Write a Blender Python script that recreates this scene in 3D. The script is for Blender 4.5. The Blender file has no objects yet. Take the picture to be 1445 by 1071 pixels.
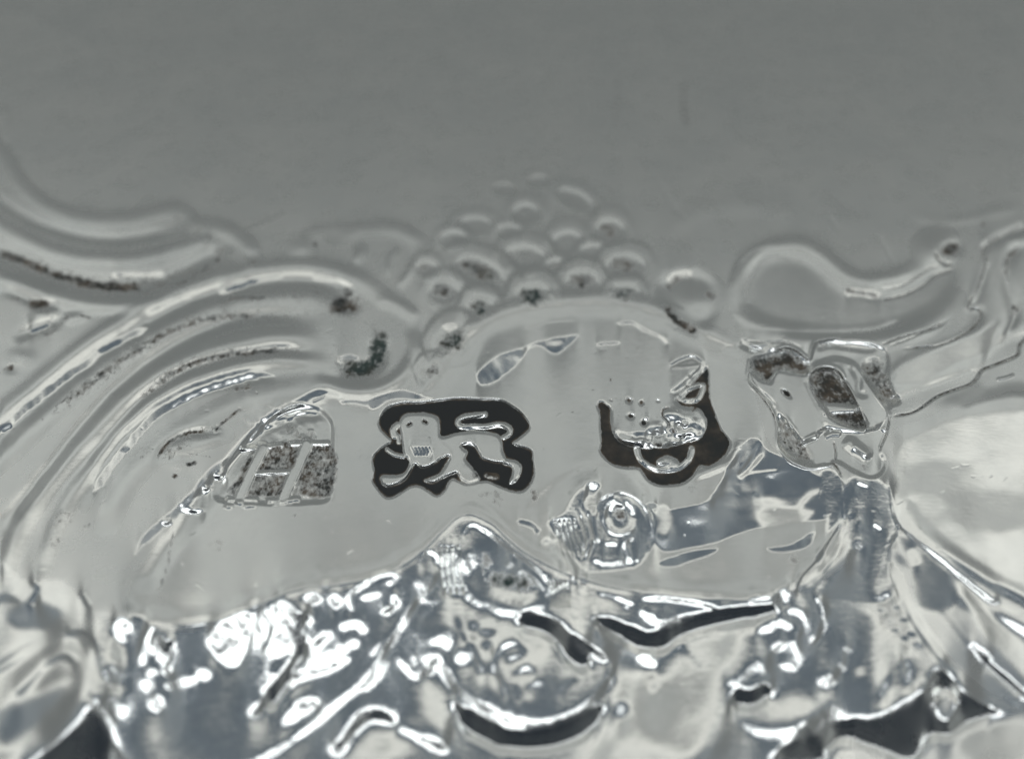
import bpy, math
import numpy as np
from mathutils import Vector
R = math.radians
rng = np.random.default_rng(7)
S = bpy.context.scene
S.unit_settings.scale_length = 0.01            # 1 unit = 1 cm: the hallmarks are about 3 mm across

# ------------------------------------------------------------------ camera
PITCH = 45.0                                   # degrees below the horizontal
TANH = 0.491                                   # half width of the view
CAM_H = 1.70
cam_d = bpy.data.cameras.new('camera'); cam = bpy.data.objects.new('camera', cam_d)
S.collection.objects.link(cam); S.camera = cam
cam.location = (0, 0, CAM_H); cam.rotation_euler = (R(90 - PITCH), 0, 0)
cam_d.sensor_width = 36; cam_d.lens = 18 / TANH; cam_d.clip_start = 0.02; cam_d.clip_end = 200
cam_d.dof.use_dof = True; cam_d.dof.focus_distance = 2.25; cam_d.dof.aperture_fstop = 0.52

# ------------------------------------------------------------------ room light
W = bpy.data.worlds.new('World'); S.world = W; W.use_nodes = True
bg = W.node_tree.nodes['Background']
bg.inputs[0].default_value = (0.58, 0.76, 1.0, 1); bg.inputs[1].default_value = 0.032
S.view_settings.view_transform = 'Standard'; S.view_settings.look = 'None'
S.view_settings.exposure = 0; S.view_settings.gamma = 1

AIM = Vector((0, 1.62, 0))
def panel(name, elev, azim, dist, sx, sy, radiance, col):
    """a rectangular lamp facing the tray; elev is measured from the far side over the top"""
    d = bpy.data.lights.new(name, 'AREA'); d.shape = 'RECTANGLE'; d.size = sx; d.size_y = sy
    d.energy = radiance * sx * sy * math.pi; d.color = col
    o = bpy.data.objects.new(name, d); S.collection.objects.link(o)
    e, a = R(elev), R(azim)
    v = Vector((math.sin(a) * math.cos(e), math.cos(a) * math.cos(e), math.sin(e)))
    if elev > 90: v = Vector((math.sin(a) * abs(math.cos(e)), math.cos(e), math.sin(e)))
    o.location = AIM + v * dist
    o.rotation_euler = (-v).to_track_quat('-Z', 'Y').to_euler()
    return o
panel('far_wall_glow', 19.5, 0, 30, 70, 19.5, 0.158, (0.965, 1.0, 0.945))
panel('mid_softbox', 46, 0, 30, 46, 6.8, 0.47, (0.965, 1.0, 0.965))  # added softbox, no known window; gives level metal its mirrored grey
panel('upper_fill', 57, 0, 30, 46, 4.6, 0.12, (0.965, 1.0, 0.96))  # added dim fill below the ceiling lamp, sets the tone of nearer flats
panel('ceiling_lamp', 67.5, 0, 30, 60, 7.5, 0.92, (1.0, 1.0, 0.94))
panel('blue_overhead_fill', 90, 0, 30, 60, 15.0, 0.072, (0.46, 0.72, 1.0))  # added bluish panel overhead, fills the dark gap between ceiling lamp and flash
for side in (-1, 1): panel('side_fill', 33, 88 * side, 30, 52, 34, 0.14, (0.97, 1.0, 0.96))  # added fill lamps, keep sideways slopes from mirroring the dark
panel('phone_flash', 119.5, 0, 6.0, 7.0, 1.75, 3.4, (0.94, 0.98, 1.0))

# ------------------------------------------------------------------ tracing frame -> tray plane
IW, IH = 1445.0, 1071.0
FPX = IW / 2 / TANH
def spacing(rules):
    out = []
    for a, b, st in rules:
        n = max(1, int(round((b - a) / st))); out.append(np.linspace(a, b, n, endpoint=False))
    out.append([rules[-1][1]])
    return np.concatenate(out)
xs = spacing([(-420, -60, 9), (-60, 0, 4), (0, 300, 1.6), (300, 1275, 1.2), (1275, 1445, 1.6), (1445, 1505, 4), (1505, 1865, 9)])
ys = spacing([(-230, -10, 9), (-10, 220, 3.6), (220, 420, 1.7), (420, 780, 1.15), (780, 1071, 1.45), (1071, 1110, 3), (1110, 1330, 8)])
NX, NY = len(xs), len(ys)
RELIEF = 1.0
H = np.zeros((NY, NX), np.float64)     # relief height in tracing units
E = np.zeros((NY, NX)); A = np.zeros((NY, NX))    # lean of the chased planes and where they apply
T = np.zeros((NY, NX), np.float64)     # tarnish and dirt
L = np.zeros((NY, NX), np.int32)       # which part
WIN = dict(A=(480,480,4.4625), B=(780,480,4.4625), C=(200,500,4.4625), D=(1020,440,4.4625), E=(560,240,3.57),
           F=(600,640,3.57), G=(0,220,3.57), H=(300,280,4.2), I=(0,480,3.57), J=(0,771,3.57), K=(350,771,3.57),
           U=(700,771,3.57), M=(1045,771,3.57), N=(900,280,2.618), P=(1045,560,3.57), O=(0,0,1.0))
def Z(w, pts):
    x0, y0, f = WIN[w]
    return np.array([(x0 + p[0] / f, y0 + p[1] / f) for p in pts], float)
def spline(P, closed=False, step=4.0):
    P = np.asarray(P, float); n = len(P); out = []
    rngi = range(n if closed else n - 1)
    for i in rngi:
        if closed: p0, p1, p2, p3 = P[(i-1) % n], P[i], P[(i+1) % n], P[(i+2) % n]
        else: p0, p1, p2, p3 = P[max(i-1, 0)], P[i], P[i+1], P[min(i+2, n-1)]
        m = max(1, int(np.hypot(*(p2 - p1)) / step))
        t = np.arange(m)[:, None] / m
        out.append(0.5 * (2*p1 + (p2-p0)*t + (2*p0-5*p1+4*p2-p3)*t*t + (3*p1-p0-3*p2+p3)*t**3))
    if not closed: out.append(P[-1:])
    return np.concatenate(out)
def box(x0, y0, x1, y1):
    a, b = np.searchsorted(xs, [x0, x1]); c, d = np.searchsorted(ys, [y0, y1])
    return slice(c, max(d, c + 1)), slice(a, max(b, a + 1))
def dist(Q, r, closed=False):
    """distance, parameter and side of every mesh point within r of the polyline Q"""
    sl = box(Q[:,0].min() - r, Q[:,1].min() - r, Q[:,0].max() + r, Q[:,1].max() + r)
    oy, ox = sl[0].start, sl[1].start
    D = np.full((sl[0].stop - oy, sl[1].stop - ox), 1e9); U = np.zeros_like(D); G = np.ones_like(D)
    n = len(Q); m = n if closed else n - 1
    for i in range(m):
        a, b = Q[i], Q[(i+1) % n]
        s = box(min(a[0], b[0]) - r, min(a[1], b[1]) - r, max(a[0], b[0]) + r, max(a[1], b[1]) + r)
        k = (slice(s[0].start - oy, s[0].stop - oy), slice(s[1].start - ox, s[1].stop - ox))
        X, Y = WX[s] - a[0], WY[s] - a[1]
        e = b - a; l2 = e @ e + 1e-9
        t = np.clip((X * e[0] + Y * e[1]) / l2, 0, 1)
        d = np.hypot(X - t * e[0], Y - t * e[1])
        sub = D[k]
        if sub.shape != d.shape: continue
        w = d < sub
        sub[w] = d[w]; U[k][w] = ((i + t) / m)[w]; G[k][w] = np.sign(e[0] * Y - e[1] * X)[w]
    return sl, D, U, G
def ss(x): x = np.clip(x, 0, 1); return x * x * (3 - 2 * x)
def taper(U, ta, tb):
    k = np.ones_like(U)
    if ta: k = k * ss(U / ta)
    if tb: k = k * ss((1 - U) / tb)
    return k
def stroke(P, w, h, ta=.22, tb=.22, prof='round', lab=0, tar=0, tw=None, wb=None, side=0):
    """a ridge (h > 0) or groove (h < 0) along a traced line; wb = width at its end"""
    Q = spline(P); wb = w if wb is None else wb
    ln = np.hypot(*np.diff(Q, axis=0).T).sum()
    ta, tb = min(.5, max(ta, .9 * w / ln)), min(.5, max(tb, .9 * w / ln))
    r = max(w, wb) * 1.6 + 2
    sl, D, U, G = dist(Q, r)
    ww = w + (wb - w) * U
    d = D / ww
    if side: d = d * np.where(G * side > 0, 1.0, 0.62)
    if prof == 'round': f = ss(1 - d)
    elif prof == 'dome': f = np.sqrt(np.clip(1 - d * d, 0, 1))
    elif prof == 'sharp': f = np.clip(1 - d, 0, 1)
    elif prof == 'flat': f = ss((1 - d) * 2.2)
    H[sl] += RELIEF * h * f * taper(U, ta, tb)
    if tar: 
        q = ss(1.25 - D / (tw or w)) * taper(U, ta, tb); T[sl] = np.maximum(T[sl], tar * q)
    if lab: L[sl][D < ww * .8] = lab
def blur(A, sy, sx):
    for ax, sg in ((0, sy), (1, sx)):
        n = int(sg * 3) + 1; k = np.exp(-.5 * (np.arange(-n, n + 1) / sg)**2); k /= k.sum()
        P_ = np.pad(A, [(n, n) if a == ax else (0, 0) for a in (0, 1)], mode='edge'); m = A.shape[ax]
        A = sum(kk * (P_[i:i + m] if ax == 0 else P_[:, i:i + m]) for i, kk in enumerate(k))
    return A
# chased planes: each brush below sets how far the metal leans, given as the height (degrees, over the far side) of what it mirrors
def facet(q, sl, tilt):
    A[sl] = np.maximum(A[sl], q); E[sl] = E[sl] * (1 - q) + tilt * q
def chase(P, w, tilt, lab=0, hard=2.0, ta=.06, tb=.06, wb=None):
    Q = spline(P); sl, D, U, G = dist(Q, max(w, wb or 0) * 1.4 + 1)
    ww = w + ((w if wb is None else wb) - w) * U
    ww = ww * (.25 + .75 * taper(U, ta, tb))
    facet(ss((1.2 - D / ww) * hard * .5), sl, tilt)
    if lab: L[sl][D < ww] = lab
def chase_area(P, tilt, e=5, lab=0, k=1.0):
    sl, d = sdf(P, e + 4); facet(k * ss(d / e * .5 + .5), sl, tilt)
    if lab: L[sl][d > 0] = lab
def chase_spot(x, y, rx, ry, tilt, rot=0, lab=0, k=1.0):
    r = max(rx, ry) * 1.3; sl = box(x - r, y - r, x + r, y + r); X, Y = WX[sl] - x, WY[sl] - y
    c, s_ = math.cos(R(rot)), math.sin(R(rot)); d = np.hypot((X * c + Y * s_) / rx, (-X * s_ + Y * c) / ry)
    facet(k * ss((1.25 - d) * 2), sl, tilt)
    if lab: L[sl][d < 1] = lab
LATER = []
def crack(*a, **k): LATER.append((a, k))       # hairline marks cut after the worn relief has been softened
def inside(Q, sl):
    X, Y = WX[sl], WY[sl]
    c = np.zeros(X.shape, bool); n = len(Q)
    for i in range(n):
        a, b = Q[i], Q[(i+1) % n]
        if a[1] == b[1]: continue
        c ^= ((a[1] > Y) != (b[1] > Y)) & (X < (b[0] - a[0]) * (Y - a[1]) / (b[1] - a[1]) + a[0])
    return c
def sdf(P, r, smooth=True, step=4.0):
    Q = spline(P, True, step) if smooth else np.asarray(P, float)
    sl, D, U, G = dist(Q, r, True)
    sl2 = box(Q[:,0].min() - r, Q[:,1].min() - r, Q[:,0].max() + r, Q[:,1].max() + r)
    return sl2, np.where(inside(Q, sl2), np.minimum(D, r), -np.minimum(D, r))
def plateau(P, h, e, lab=0, tar=0, te=None, smooth=True, off=0.0):
    """a flat raised (h > 0) or sunk (h < 0) area with an edge e wide"""
    sl, d = sdf(P, e * 2 + 6 + abs(off), smooth)
    f = ss((d - off) / e * .5 + .5)
    H[sl] += RELIEF * h * f
    if tar: T[sl] = np.maximum(T[sl], tar * ss((d - off) / (te or e) * .5 + .5))
    if lab: L[sl][d > off] = lab
    return sl, f
def blob(cx, cy, rx, ry, h, rot=0, tar=0, tr=.6, lab=0, prof='round', tdy=0, lr=1.0):
    r = max(rx, ry) * 1.05
    sl = box(cx - r, cy - r, cx + r, cy + r)
    X, Y = WX[sl] - cx, WY[sl] - cy
    c, s = math.cos(R(rot)), math.sin(R(rot))
    u, v = (X * c + Y * s) / rx, (-X * s + Y * c) / ry
    d = np.hypot(u, v)
    H[sl] += RELIEF * h * (ss(1 - d) if prof == 'round' else np.sqrt(np.clip(1 - d * d, 0, 1)) if prof == 'dome' else ss((1 - d) * 2))
    if tar:
        q = np.hypot(u, v - tdy); T[sl] = np.maximum(T[sl], tar * ss(1.5 * (1 - q / (tr * 1.3))))
    if lab: L[sl][d < lr] = lab
def dirt(P, w, a, ta=.2, tb=.2):
    Q = spline(P); sl, D, U, G = dist(Q, w * 1.6)
    ln = np.hypot(*np.diff(Q, axis=0).T).sum(); ta, tb = min(.5, max(ta, 1.2 * w / ln)), min(.5, max(tb, 1.2 * w / ln))
    a = min(a, .8); T[sl] = np.maximum(T[sl], a * ss(1.25 - D / w / 1.15) * (.35 + .65 * taper(U, ta, tb)))
def noise(scale, seed, ax=1.0, ay=1.0):
    """smooth value noise over the sheet"""
    g = np.random.default_rng(seed).normal(0, 1, (256, 256))
    X = (xs * ax / scale + 64.37) ; Y = (ys * ay / scale + 64.11)
    def mat(v):
        i = np.floor(v).astype(int); f = v - i
        w = np.stack([(1-f)**3/6, (3*f**3-6*f**2+4)/6, (-3*f**3+3*f**2+3*f+1)/6, f**3/6], 1)
        return i, w
    iy, wy = mat(Y); ix, wx = mat(X)
    A = sum(wy[:, k:k+1] * g[(iy + k - 1) % 256] for k in range(4))
    return sum(wx[:, k] * A[:, (ix + k - 1) % 256] for k in range(4))

PARTS = [('plain_field', None, 'plain dull silver field with faint scratches')]      # id -> (name, parent id, label)
def part(name, parent=None, label=None):
    PARTS.append((name, parent, label)); return len(PARTS) - 1
XX, YY = np.meshgrid(xs, ys)
# hand work is never quite true: all traced lines wander a little
WX = XX + .9 * noise(42, 91) + .7 * noise(13, 92); WY = YY + .9 * noise(38, 93) + .7 * noise(12, 94)

DEP = PITCH + np.degrees(np.arctan((YY - IH / 2) / FPX))          # how steeply each row is looked down upon
E[:] = DEP
# ================================================================== base form of the sheet
H += 1.6 * noise(170, 1) + .5 * noise(60, 2) * ss((YY - 200) / 300) + .10 * noise(16, 3)
# the near side rolls down towards the viewer below the cartouche
edge = np.array([(-420, 905), (-60, 880), (60, 850), (130, 868), (180, 872), (215, 880), (262, 886), (310, 879), (362, 858), (420, 836), (480, 828),
                 (540, 817), (580, 793), (610, 766), (640, 738), (664, 730), (692, 742), (722, 768), (770, 800), (830, 823), (900, 838), (1000, 850),
                 (1080, 848), (1125, 838), (1180, 800), (1230, 760), (1290, 800), (1360, 850), (1445, 890), (1865, 1010)], float)
EB = np.interp(xs, edge[:,0], edge[:,1])
k = np.exp(-np.linspace(-2, 2, 13)**2); k /= k.sum()
EB = np.convolve(np.pad(EB, 6, mode='edge'), k, 'valid')
below = YY - EB[None, :]
rim_side = ss((xs - 60) / 150) * ss((1290 - xs) / 170)
roll = np.where(below > 0, below, 0)
soft = np.sqrt(below**2 + 100) * .5 + below * .5
H -= (.19 * soft - .06 * np.sqrt(np.clip(below - 170, 0, None)**2 + 1)) * (.55 + .45 * rim_side[None, :])
mask_id = part('chased_mask', None, 'glossy chased mask relief on the near rolled edge')
L[(below > 4) & (rim_side[None, :] > .5)] = mask_id
yy = np.sqrt((YY - 590)**2 + 900) * .5 + (YY - 590) * .5
H -= .05 * yy * ss((XX - 900) / 500)
yl = np.clip(YY - 800, 0, None); H -= .05 * yl * yl / (yl + 30) * ss((260 - XX) / 260)

# ================================================================== cartouche: sunk plain panel holding the hallmarks
car_id = part('cartouche_panel', None, 'smooth sunk panel carrying the row of hallmarks')
CART = np.array([(640,520),(655,497),(690,466),(740,446),(800,438),(870,440),(925,455),(975,480),(1020,500),(1052,520),(1068,570),(1085,620),(1120,655),
                 (1165,668),(1190,680),(1190,720),(1165,775),(1120,830),(1060,862),(950,862),(830,850),(760,830),(700,800),(664,775),(630,800),(560,850),
                 (420,862),(300,905),(220,905),(180,870),(178,835),(210,780),(262,715),(318,640),(362,596),(415,570),(462,560),(505,574),(560,566),(612,556)])
sl, d = sdf(CART, 40)
wallw = 14.0
inn = (below[sl] < 2)
H[sl] -= 3.0 * ss(d / wallw * .5 + .5) * ss(1 - (below[sl] + 30) / 30)
L[sl][(d > 0) & inn] = car_id
stroke([(470,575),(420,582),(372,605),(330,650),(280,712),(228,780),(196,838)], 15, -4.0, ta=.08, tb=.1, side=1)
# a raised roll round the arch
roll_id = part('arch_roll', None, 'rounded pale roll round the top of the panel')
stroke([(600,560),(628,525),(645,492),(682,456),(735,435),(800,426),(872,427),(930,442),(985,466),(1040,490)], 20, 1.6, lab=roll_id, ta=.1, tb=.12)
blob(848,493,3.5,3.5,-3); 

# ================================================================== left scrollwork
sc1 = part('scroll', None, 'broad left scroll sweeping down to the lower left corner')
sc2 = part('scroll', None, 'inner left scroll lying next to the letter stamp')
sc3 = part('scroll', None, 'soft upper left scroll with brown dirt along its groove')
# outer rim of broad scroll: bright roll, then a wall facing the viewer
rim = [(-60,640),(0,585),(80,520),(150,470),(220,430),(300,398),(380,380),(450,378),(505,395),(540,420),(560,445)]
stroke(rim, 19, 4.5, lab=sc1, ta=.05, tb=.15)
gro = [(-60,672),(0,620),(60,565),(130,506),(200,460),(270,425),(340,405),(400,398),(450,400),(490,420),(500,440)]
stroke(gro, 16, -6.0, lab=sc1, ta=.05, tb=.12, side=1)
stroke([(-60,690),(0,650),(100,560),(180,500),(260,450),(340,425),(420,418),(480,430)], 20, 2.0, lab=sc1, ta=.05, tb=.1)
stroke([(0,745),(70,660),(140,575),(220,505),(300,462),(370,446),(430,448),(460,455)], 15, -4.4, lab=sc1, ta=.1, tb=.15)
dirt([(60,590),(130,540),(200,490),(270,455),(330,447),(420,446)], 6, .50)
dirt([(300,432),(320,425),(345,420),(380,420)], 4, .5)
stroke([(5,830),(20,760),(70,680),(130,610),(200,545),(280,500),(360,478),(420,476),(455,485)], 21, 5.0, lab=sc1, ta=.05, tb=.1)
stroke([(95,690),(140,630),(200,565),(260,525),(330,502),(400,494),(440,500)], 10, -4.0, lab=sc1, ta=.2, tb=.1)
dirt([(200,562),(250,525),(300,505),(350,497),(400,495),(430,498)], 5, .62)
dirt([(460,428),(490,430),(510,428)], 15, .85); dirt([(480,410),(500,418)], 8, .6); blob(490,430,26,16,-4)
blob(425,350,24,16,4.0,prof='round'); blob(445,345,5,9,-2,tar=.6); blob(352,372,18,12,2,tar=.0); blob(358,370,7,4,-1,tar=.65); blob(410,358,12,5,1,tar=.2)
# inner scroll
stroke([(60,800),(80,740),(120,670),(170,605),(230,560),(300,527),(370,508),(440,510),(480,522)], 17, 4.2, lab=sc2, ta=.1, tb=.15)
stroke([(118,715),(150,650),(190,605),(240,568),(300,544),(350,533),(395,530)], 10, -5.2, lab=sc2, ta=.15, tb=.15, side=1)
stroke([(150,740),(180,680),(230,630),(290,590),(350,562),(420,548),(470,552)], 24, 2.6, lab=sc2, ta=.1, tb=.2)
stroke([(218,655),(232,630),(262,612),(300,608)], 8, -3.5, lab=sc2, tar=.7, tw=4)
stroke([(240,640),(275,628),(320,612)], 16, 2.6, lab=sc2)
dirt([(262,656),(280,652)], 3.5, .95, 0, 0); dirt([(300,610),(335,580),(345,578)], 3, .55); dirt([(242,670),(250,674)], 4, .7, 0,0); dirt([(262,640),(300,645)], 2, .4)
dirt([(330,548),(355,545)], 5, .6); blob(250,655,28,14,1.5); blob(270,668,10,3,-1.2)
# wall between scroll and panel: knobbly bright slope
for cx, cy, rx, ry in ()and((310,690,14,12),(275,720,20,9),(235,740,12,9),(220,770,18,16),(205,800,15,18),(335,640,9,9),(295,700,9,8)):
    blob(cx, cy, rx, ry, 2.6)
dirt([(245,745),(238,790),(226,830),(224,850)], 3, .35)
for P, w, a in (([(0,357),(40,372),(70,385),(110,398),(165,405),(230,402),(290,375),(308,352)], 15, .36), ([(60,590),(130,540),(200,490),(270,455),(330,447),(420,446),(470,440)], 12, .32), ([(200,562),(250,525),(300,505),(350,497),(430,498)], 11, .34),
                ([(280,430),(345,420),(430,415),(500,425)], 14, .26), ([(240,300),(290,335),(312,352)], 12, .3), ([(225,655),(270,615),(320,600)], 12, .3), ([(30,430),(70,432)], 12, .4), ([(120,410),(180,395),(230,405)], 12, .3)):
    dirt(P, w, a)
for x, y, r, a in ((85,735,22,.3),(78,765,14,.34),(122,742,10,.3),(620,770,18,.2),(690,700,14,.28),(752,640,12,.2),(310,770,16,.2),(505,640,12,.2),(800,700,12,.2),(980,690,10,.2),(1120,790,12,.3),(560,600,12,.15),(700,545,9,.2),(200,640,16,.2)):
    dirt([(x - r, y + r * .4), (x, y), (x + r, y - r * .3)], r * .7, a)
# tip where the scrolls meet, with a green dirt filled hollow
hol = [(470,520),(492,512),(520,520),(535,505),(538,478),(528,460),(545,450),(556,475),(560,500),(540,530),(505,545),(478,538)]
stroke([(480,520),(510,524),(532,508),(534,478)], 20, -8, lab=sc1, ta=.1, tb=.1)
dirt([(478,516),(505,522),(530,510),(535,480),(530,468)], 15, 1.0, .05, .05)
stroke([(440,535),(475,548),(520,552),(562,535),(585,500),(580,465)], 16, 4.6, lab=sc1, ta=.15, tb=.15)
stroke([(590,450),(560,430),(530,420)], 14, 2.5, lab=sc1)
# upper left scroll
stroke([(-60,150),(0,215),(30,262),(75,295),(130,308),(190,308),(240,296),(268,306),(262,322)], 17, 4.6, lab=sc3, ta=.05, tb=.1)
stroke([(-60,230),(0,285),(50,315),(110,332),(170,338),(225,330),(262,322)], 11, -4.4, lab=sc3, ta=.05, tb=.15)
stroke([(-60,270),(0,318),(60,348),(120,362),(190,364),(250,350),(290,340),(318,350)], 15, 3.2, lab=sc3, ta=.05, tb=.1)
stroke([(-60,315),(0,352),(60,382),(110,396),(170,402),(230,394),(280,370),(305,350),(290,338)], 20, -6.0, lab=sc3, ta=.05, tb=.1, side=-1)
stroke([(-60,360),(0,392),(60,412),(130,428),(200,425),(260,400),(320,378)], 19, 4.4, lab=sc3, ta=.05, tb=.2)
stroke([(262,318),(310,322),(345,340),(360,362)], 18, 4.4, lab=sc3, ta=.15, tb=.1)
dirt([(0,357),(40,372),(70,385),(110,398)], 7, .75, 0, .1); dirt([(95,392),(130,402),(165,405),(205,406)], 8, .95, .2, .2); dirt([(200,404),(260,394),(300,372),(310,355),(290,342)], 9, .42)
stroke([(160,391),(195,388),(230,388)], 5, -2.2); blob(168,387,2.5,2.5,2.5)
# small leaves at the far left
sc4 = part('leaf_tip', None, 'small leaf tip under the upper left scroll')
stroke([(0,405),(30,415),(60,430),(85,430)], 13, -4, lab=sc4); dirt([(38,432),(55,430),(72,428)], 7, .85); dirt([(15,420),(30,424)], 4, .5)
stroke([(20,480),(45,465),(75,455),(98,438)], 12, -4.5, lab=sc4); dirt([(50,480),(80,465),(100,440)], 4, .35)
stroke([(40,450),(70,442),(100,450),(130,440)], 12, 3.0, lab=sc4)
blob(30,505,30,18,3.0); dirt([(8,520),(22,518)], 5, .8, 0, 0); blob(15,520,14,8,-3); stroke([(110,445),(130,450)], 2.5, -1, tar=.6)
stroke([(140,480),(165,460),(180,440)], 2, -.8)
# soft field folds between the scroll and the grapes
leaf_id = part('leaf_tip', None, 'faint worn leaf between the scroll and the grapes')
for P, w, h in (([(470,335),(520,322),(565,325),(600,345)], 16, 2.2), ([(500,372),(510,350),(505,345)], 12, 2.4), ([(545,390),(550,365),(560,350)], 7, 1.6),
                ([(560,405),(575,388),(585,370)], 9, 2.2), ([(300,330),(345,322),(400,300)], 3, .7), ([(430,330),(470,322),(520,318)], 10, 1.4)):
    stroke(P, w, h, lab=leaf_id)

# ================================================================== grapes
gl = [(650,205,70,60,.35),(715,48,55,32,.1),(900,140,105,48,.15),(1072,292,78,70,.85),(395,268,95,48,0),(282,340,70,46,0),(858,352,82,70,.2),(978,402,64,40,.2),
      (640,425,112,72,.45),(425,505,150,82,1.0),(800,478,52,36,.7),(930,555,92,76,.9),(1150,470,105,72,.85),(690,632,98,90,1.15),(1150,622,82,66,1.0),(422,690,78,78,1.0),
      (235,602,84,70,.9),(145,488,62,48,.65),(285,855,112,92,1.1),(180,1010,66,62,.8),(540,90,60,32,0),(560,300,60,40,0)]
for i, (X, Y, rx, ry, dd) in enumerate(gl):
    x, y = 560 + X / 3.57, 240 + Y / 3.57; rx /= 3.57; ry /= 3.57
    rot = 24 if X in (425, 900) else -38 if X in (285, 180) else 0
    gid = part('grape', None, 'grape filled with dark green dirt' if X == 690 else None)
    blob(x, y + ry * .3, rx * 1.6, ry * 1.7, .01, rot, lab=gid, lr=.72)
    a = R(rot); ca_, sa_ = math.cos(a), math.sin(a)
    def pt(u, v): return (x + u * rx * ca_ - v * ry * sa_, y + u * rx * sa_ + v * ry * ca_)
    e0 = DEP[np.searchsorted(ys, y), 0]
    chase([pt(-1.5, .1), pt(-1.15, -1.0), pt(-.3, -1.5), pt(.5, -1.5), pt(1.2, -.95), pt(1.5, .1)], ry * .36, e0 - 30, hard=1.1, ta=.2, tb=.2)
    chase([pt(-.95, .2), pt(-.6, -.4), pt(0, -.6), pt(.6, -.4), pt(.95, .15)], ry * .58, e0 + 36 + rng.uniform(-3, 4), hard=1.2, ta=.2, tb=.2)
    chase([pt(-.7, .55), pt(0, .9), pt(.7, .55)], ry * .36, e0 - 18, hard=1.1, ta=.2, tb=.2)
    chase([pt(-1.0, 1.05), pt(0, 1.55), pt(1.0, 1.05)], ry * .36, e0 + 15, hard=1.1, ta=.25, tb=.25)
    T_ = Z('O', [pt(-.8, .15), pt(-.2, .0), pt(.4, .1), pt(.7, .25)]); dirt(T_, ry * .5, min(.8, dd * .62), .1, .1)
    if dd > .8: dirt(Z('O', [pt(-.35, .25), pt(.4, .35)]), ry * .42, .66, .1, .1)
# ================================================================== right hand chasing
bud = part('bud', None, 'round dirty bud right of the grape cluster')
blob(975,418,62,50,4.2, lab=bud, lr=.85); plateau([(935,425),(932,402),(948,388),(975,384),(1000,394),(1012,418),(1008,445),(985,468),(965,462),(945,450)], -6.0, 10, lab=bud)
blob(990,425,36,32,3.0)
dirt([(938,432),(950,448),(968,460),(984,468)], 7, .9, .1, .1); dirt([(940,412),(952,396),(975,388)], 6, .45); dirt([(992,412),(1005,420),(1012,424)], 6, .55)
tube = part('scroll', None, 'smooth drop shaped scroll in the upper right')
UP = [(1056,440),(1054,405),(1066,378),(1092,362),(1125,360),(1155,376),(1180,398),(1215,411),(1255,408),(1295,392),(1322,374),(1345,366),(1350,392),(1335,420),(1300,446),(1245,464),(1180,470),(1110,462)]
plateau(UP, -5.0, 13, lab=tube)
stroke([(1040,440),(1038,400),(1055,368),(1090,348),(1130,345),(1165,362),(1195,386),(1225,395),(1262,390),(1300,372)], 16, 4.2, lab=tube, ta=.15, tb=.15)
stroke([(1050,455),(1110,478),(1180,486),(1250,480),(1310,458),(1350,420)], 20, 3.4, lab=tube)
stroke([(1190,408),(1218,416),(1245,418)], 7, -2.6, lab=tube); dirt([(1192,409),(1225,415),(1242,420)], 4, .5)
crack([(1245,424),(1275,417),(1305,402),(1322,388),(1345,380)], 2.2, -1.6, tar=.75, tw=1.3, ta=.05, tb=.05); crack([(1240,410),(1275,402),(1310,380),(1330,375)], 2, -1.0, tar=.4, tw=1.2)
lf = part('acanthus_leaf', None, 'broad acanthus leaf on the right edge')
blob(1322,350,40,36,4.5, lab=lf); blob(1340,352,24,16,-6, tar=.75, tr=.62, rot=-20); crack([(1318,352),(1324,366),(1334,374),(1346,372)], 3, -1.6, tar=.7, tw=2); dirt([(1387,314),(1388,320)], 3.5, .9, 0, 0)
LEAF = [(1865,250),(1600,290),(1445,322),(1405,340),(1388,352),(1392,375),(1380,405),(1368,434),(1384,438),(1382,455),(1350,480),(1300,500),(1262,522),(1262,560),(1300,545),(1380,520),(1445,470),(1865,430)]
plateau(LEAF, 5.0, 8, lab=lf)
crack([(1445,318),(1408,338),(1388,352),(1392,372),(1380,405),(1366,434),(1380,437),(1384,448),(1362,470),(1330,486),(1300,490),(1272,492)], 2.2, -2.0, tar=.8, tw=1.2, ta=.03, tb=.1)
crack([(1240,488),(1270,476),(1312,465),(1336,455)], 2.2, -1.6, tar=.6, tw=1.2); crack([(1520,430),(1445,480),(1434,502),(1400,515),(1385,522),(1370,540),(1325,558),(1290,582),(1258,588)], 2.6, -2.4, tar=.8, tw=1.4, ta=.02, tb=.05)
stroke([(1450,345),(1425,362),(1422,395),(1432,440),(1410,470)], 12, -4, lab=lf); dirt([(1440,350),(1424,362),(1421,385),(1424,400)], 5, .5); dirt([(1430,440),(1436,430)], 8, .7, 0, 0); dirt([(1395,392),(1410,400)],5,.15)
stroke([(1420,340),(1445,335),(1500,320)], 14, 3.5, lab=lf); stroke([(1300,535),(1350,515),(1400,480)], 20, 2.5, lab=lf)
blob(1310,515,50,18,2.5,rot=-15)
stroke([(1330,572),(1360,560),(1390,545)], 14, 1.8); crack([(1405,535),(1420,533),(1432,528)], 3, 1.5, tar=.3, tw=1.2)
lobe = part('shell_lobe', None, 'large bright swelling lobe at the right edge')
LOBE = [(1865,540),(1600,560),(1445,545),(1400,552),(1345,568),(1300,585),(1262,602),(1254,640),(1258,690),(1275,735),(1310,775),(1370,815),(1445,855),(1865,1010)]
plateau(LOBE, 7.0, 15, lab=lobe, off=6)
sl, d = sdf(LOBE, 260)
H[sl] += .12 * np.clip(830 - YY[sl], 0, None) * ss((YY[sl] - 545) / 70) * ss(d / 90) + np.where(d > 0, (1.5 * noise(60, 31) + .25 * noise(18, 32))[sl] * ss(d / 20), 0)
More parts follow.
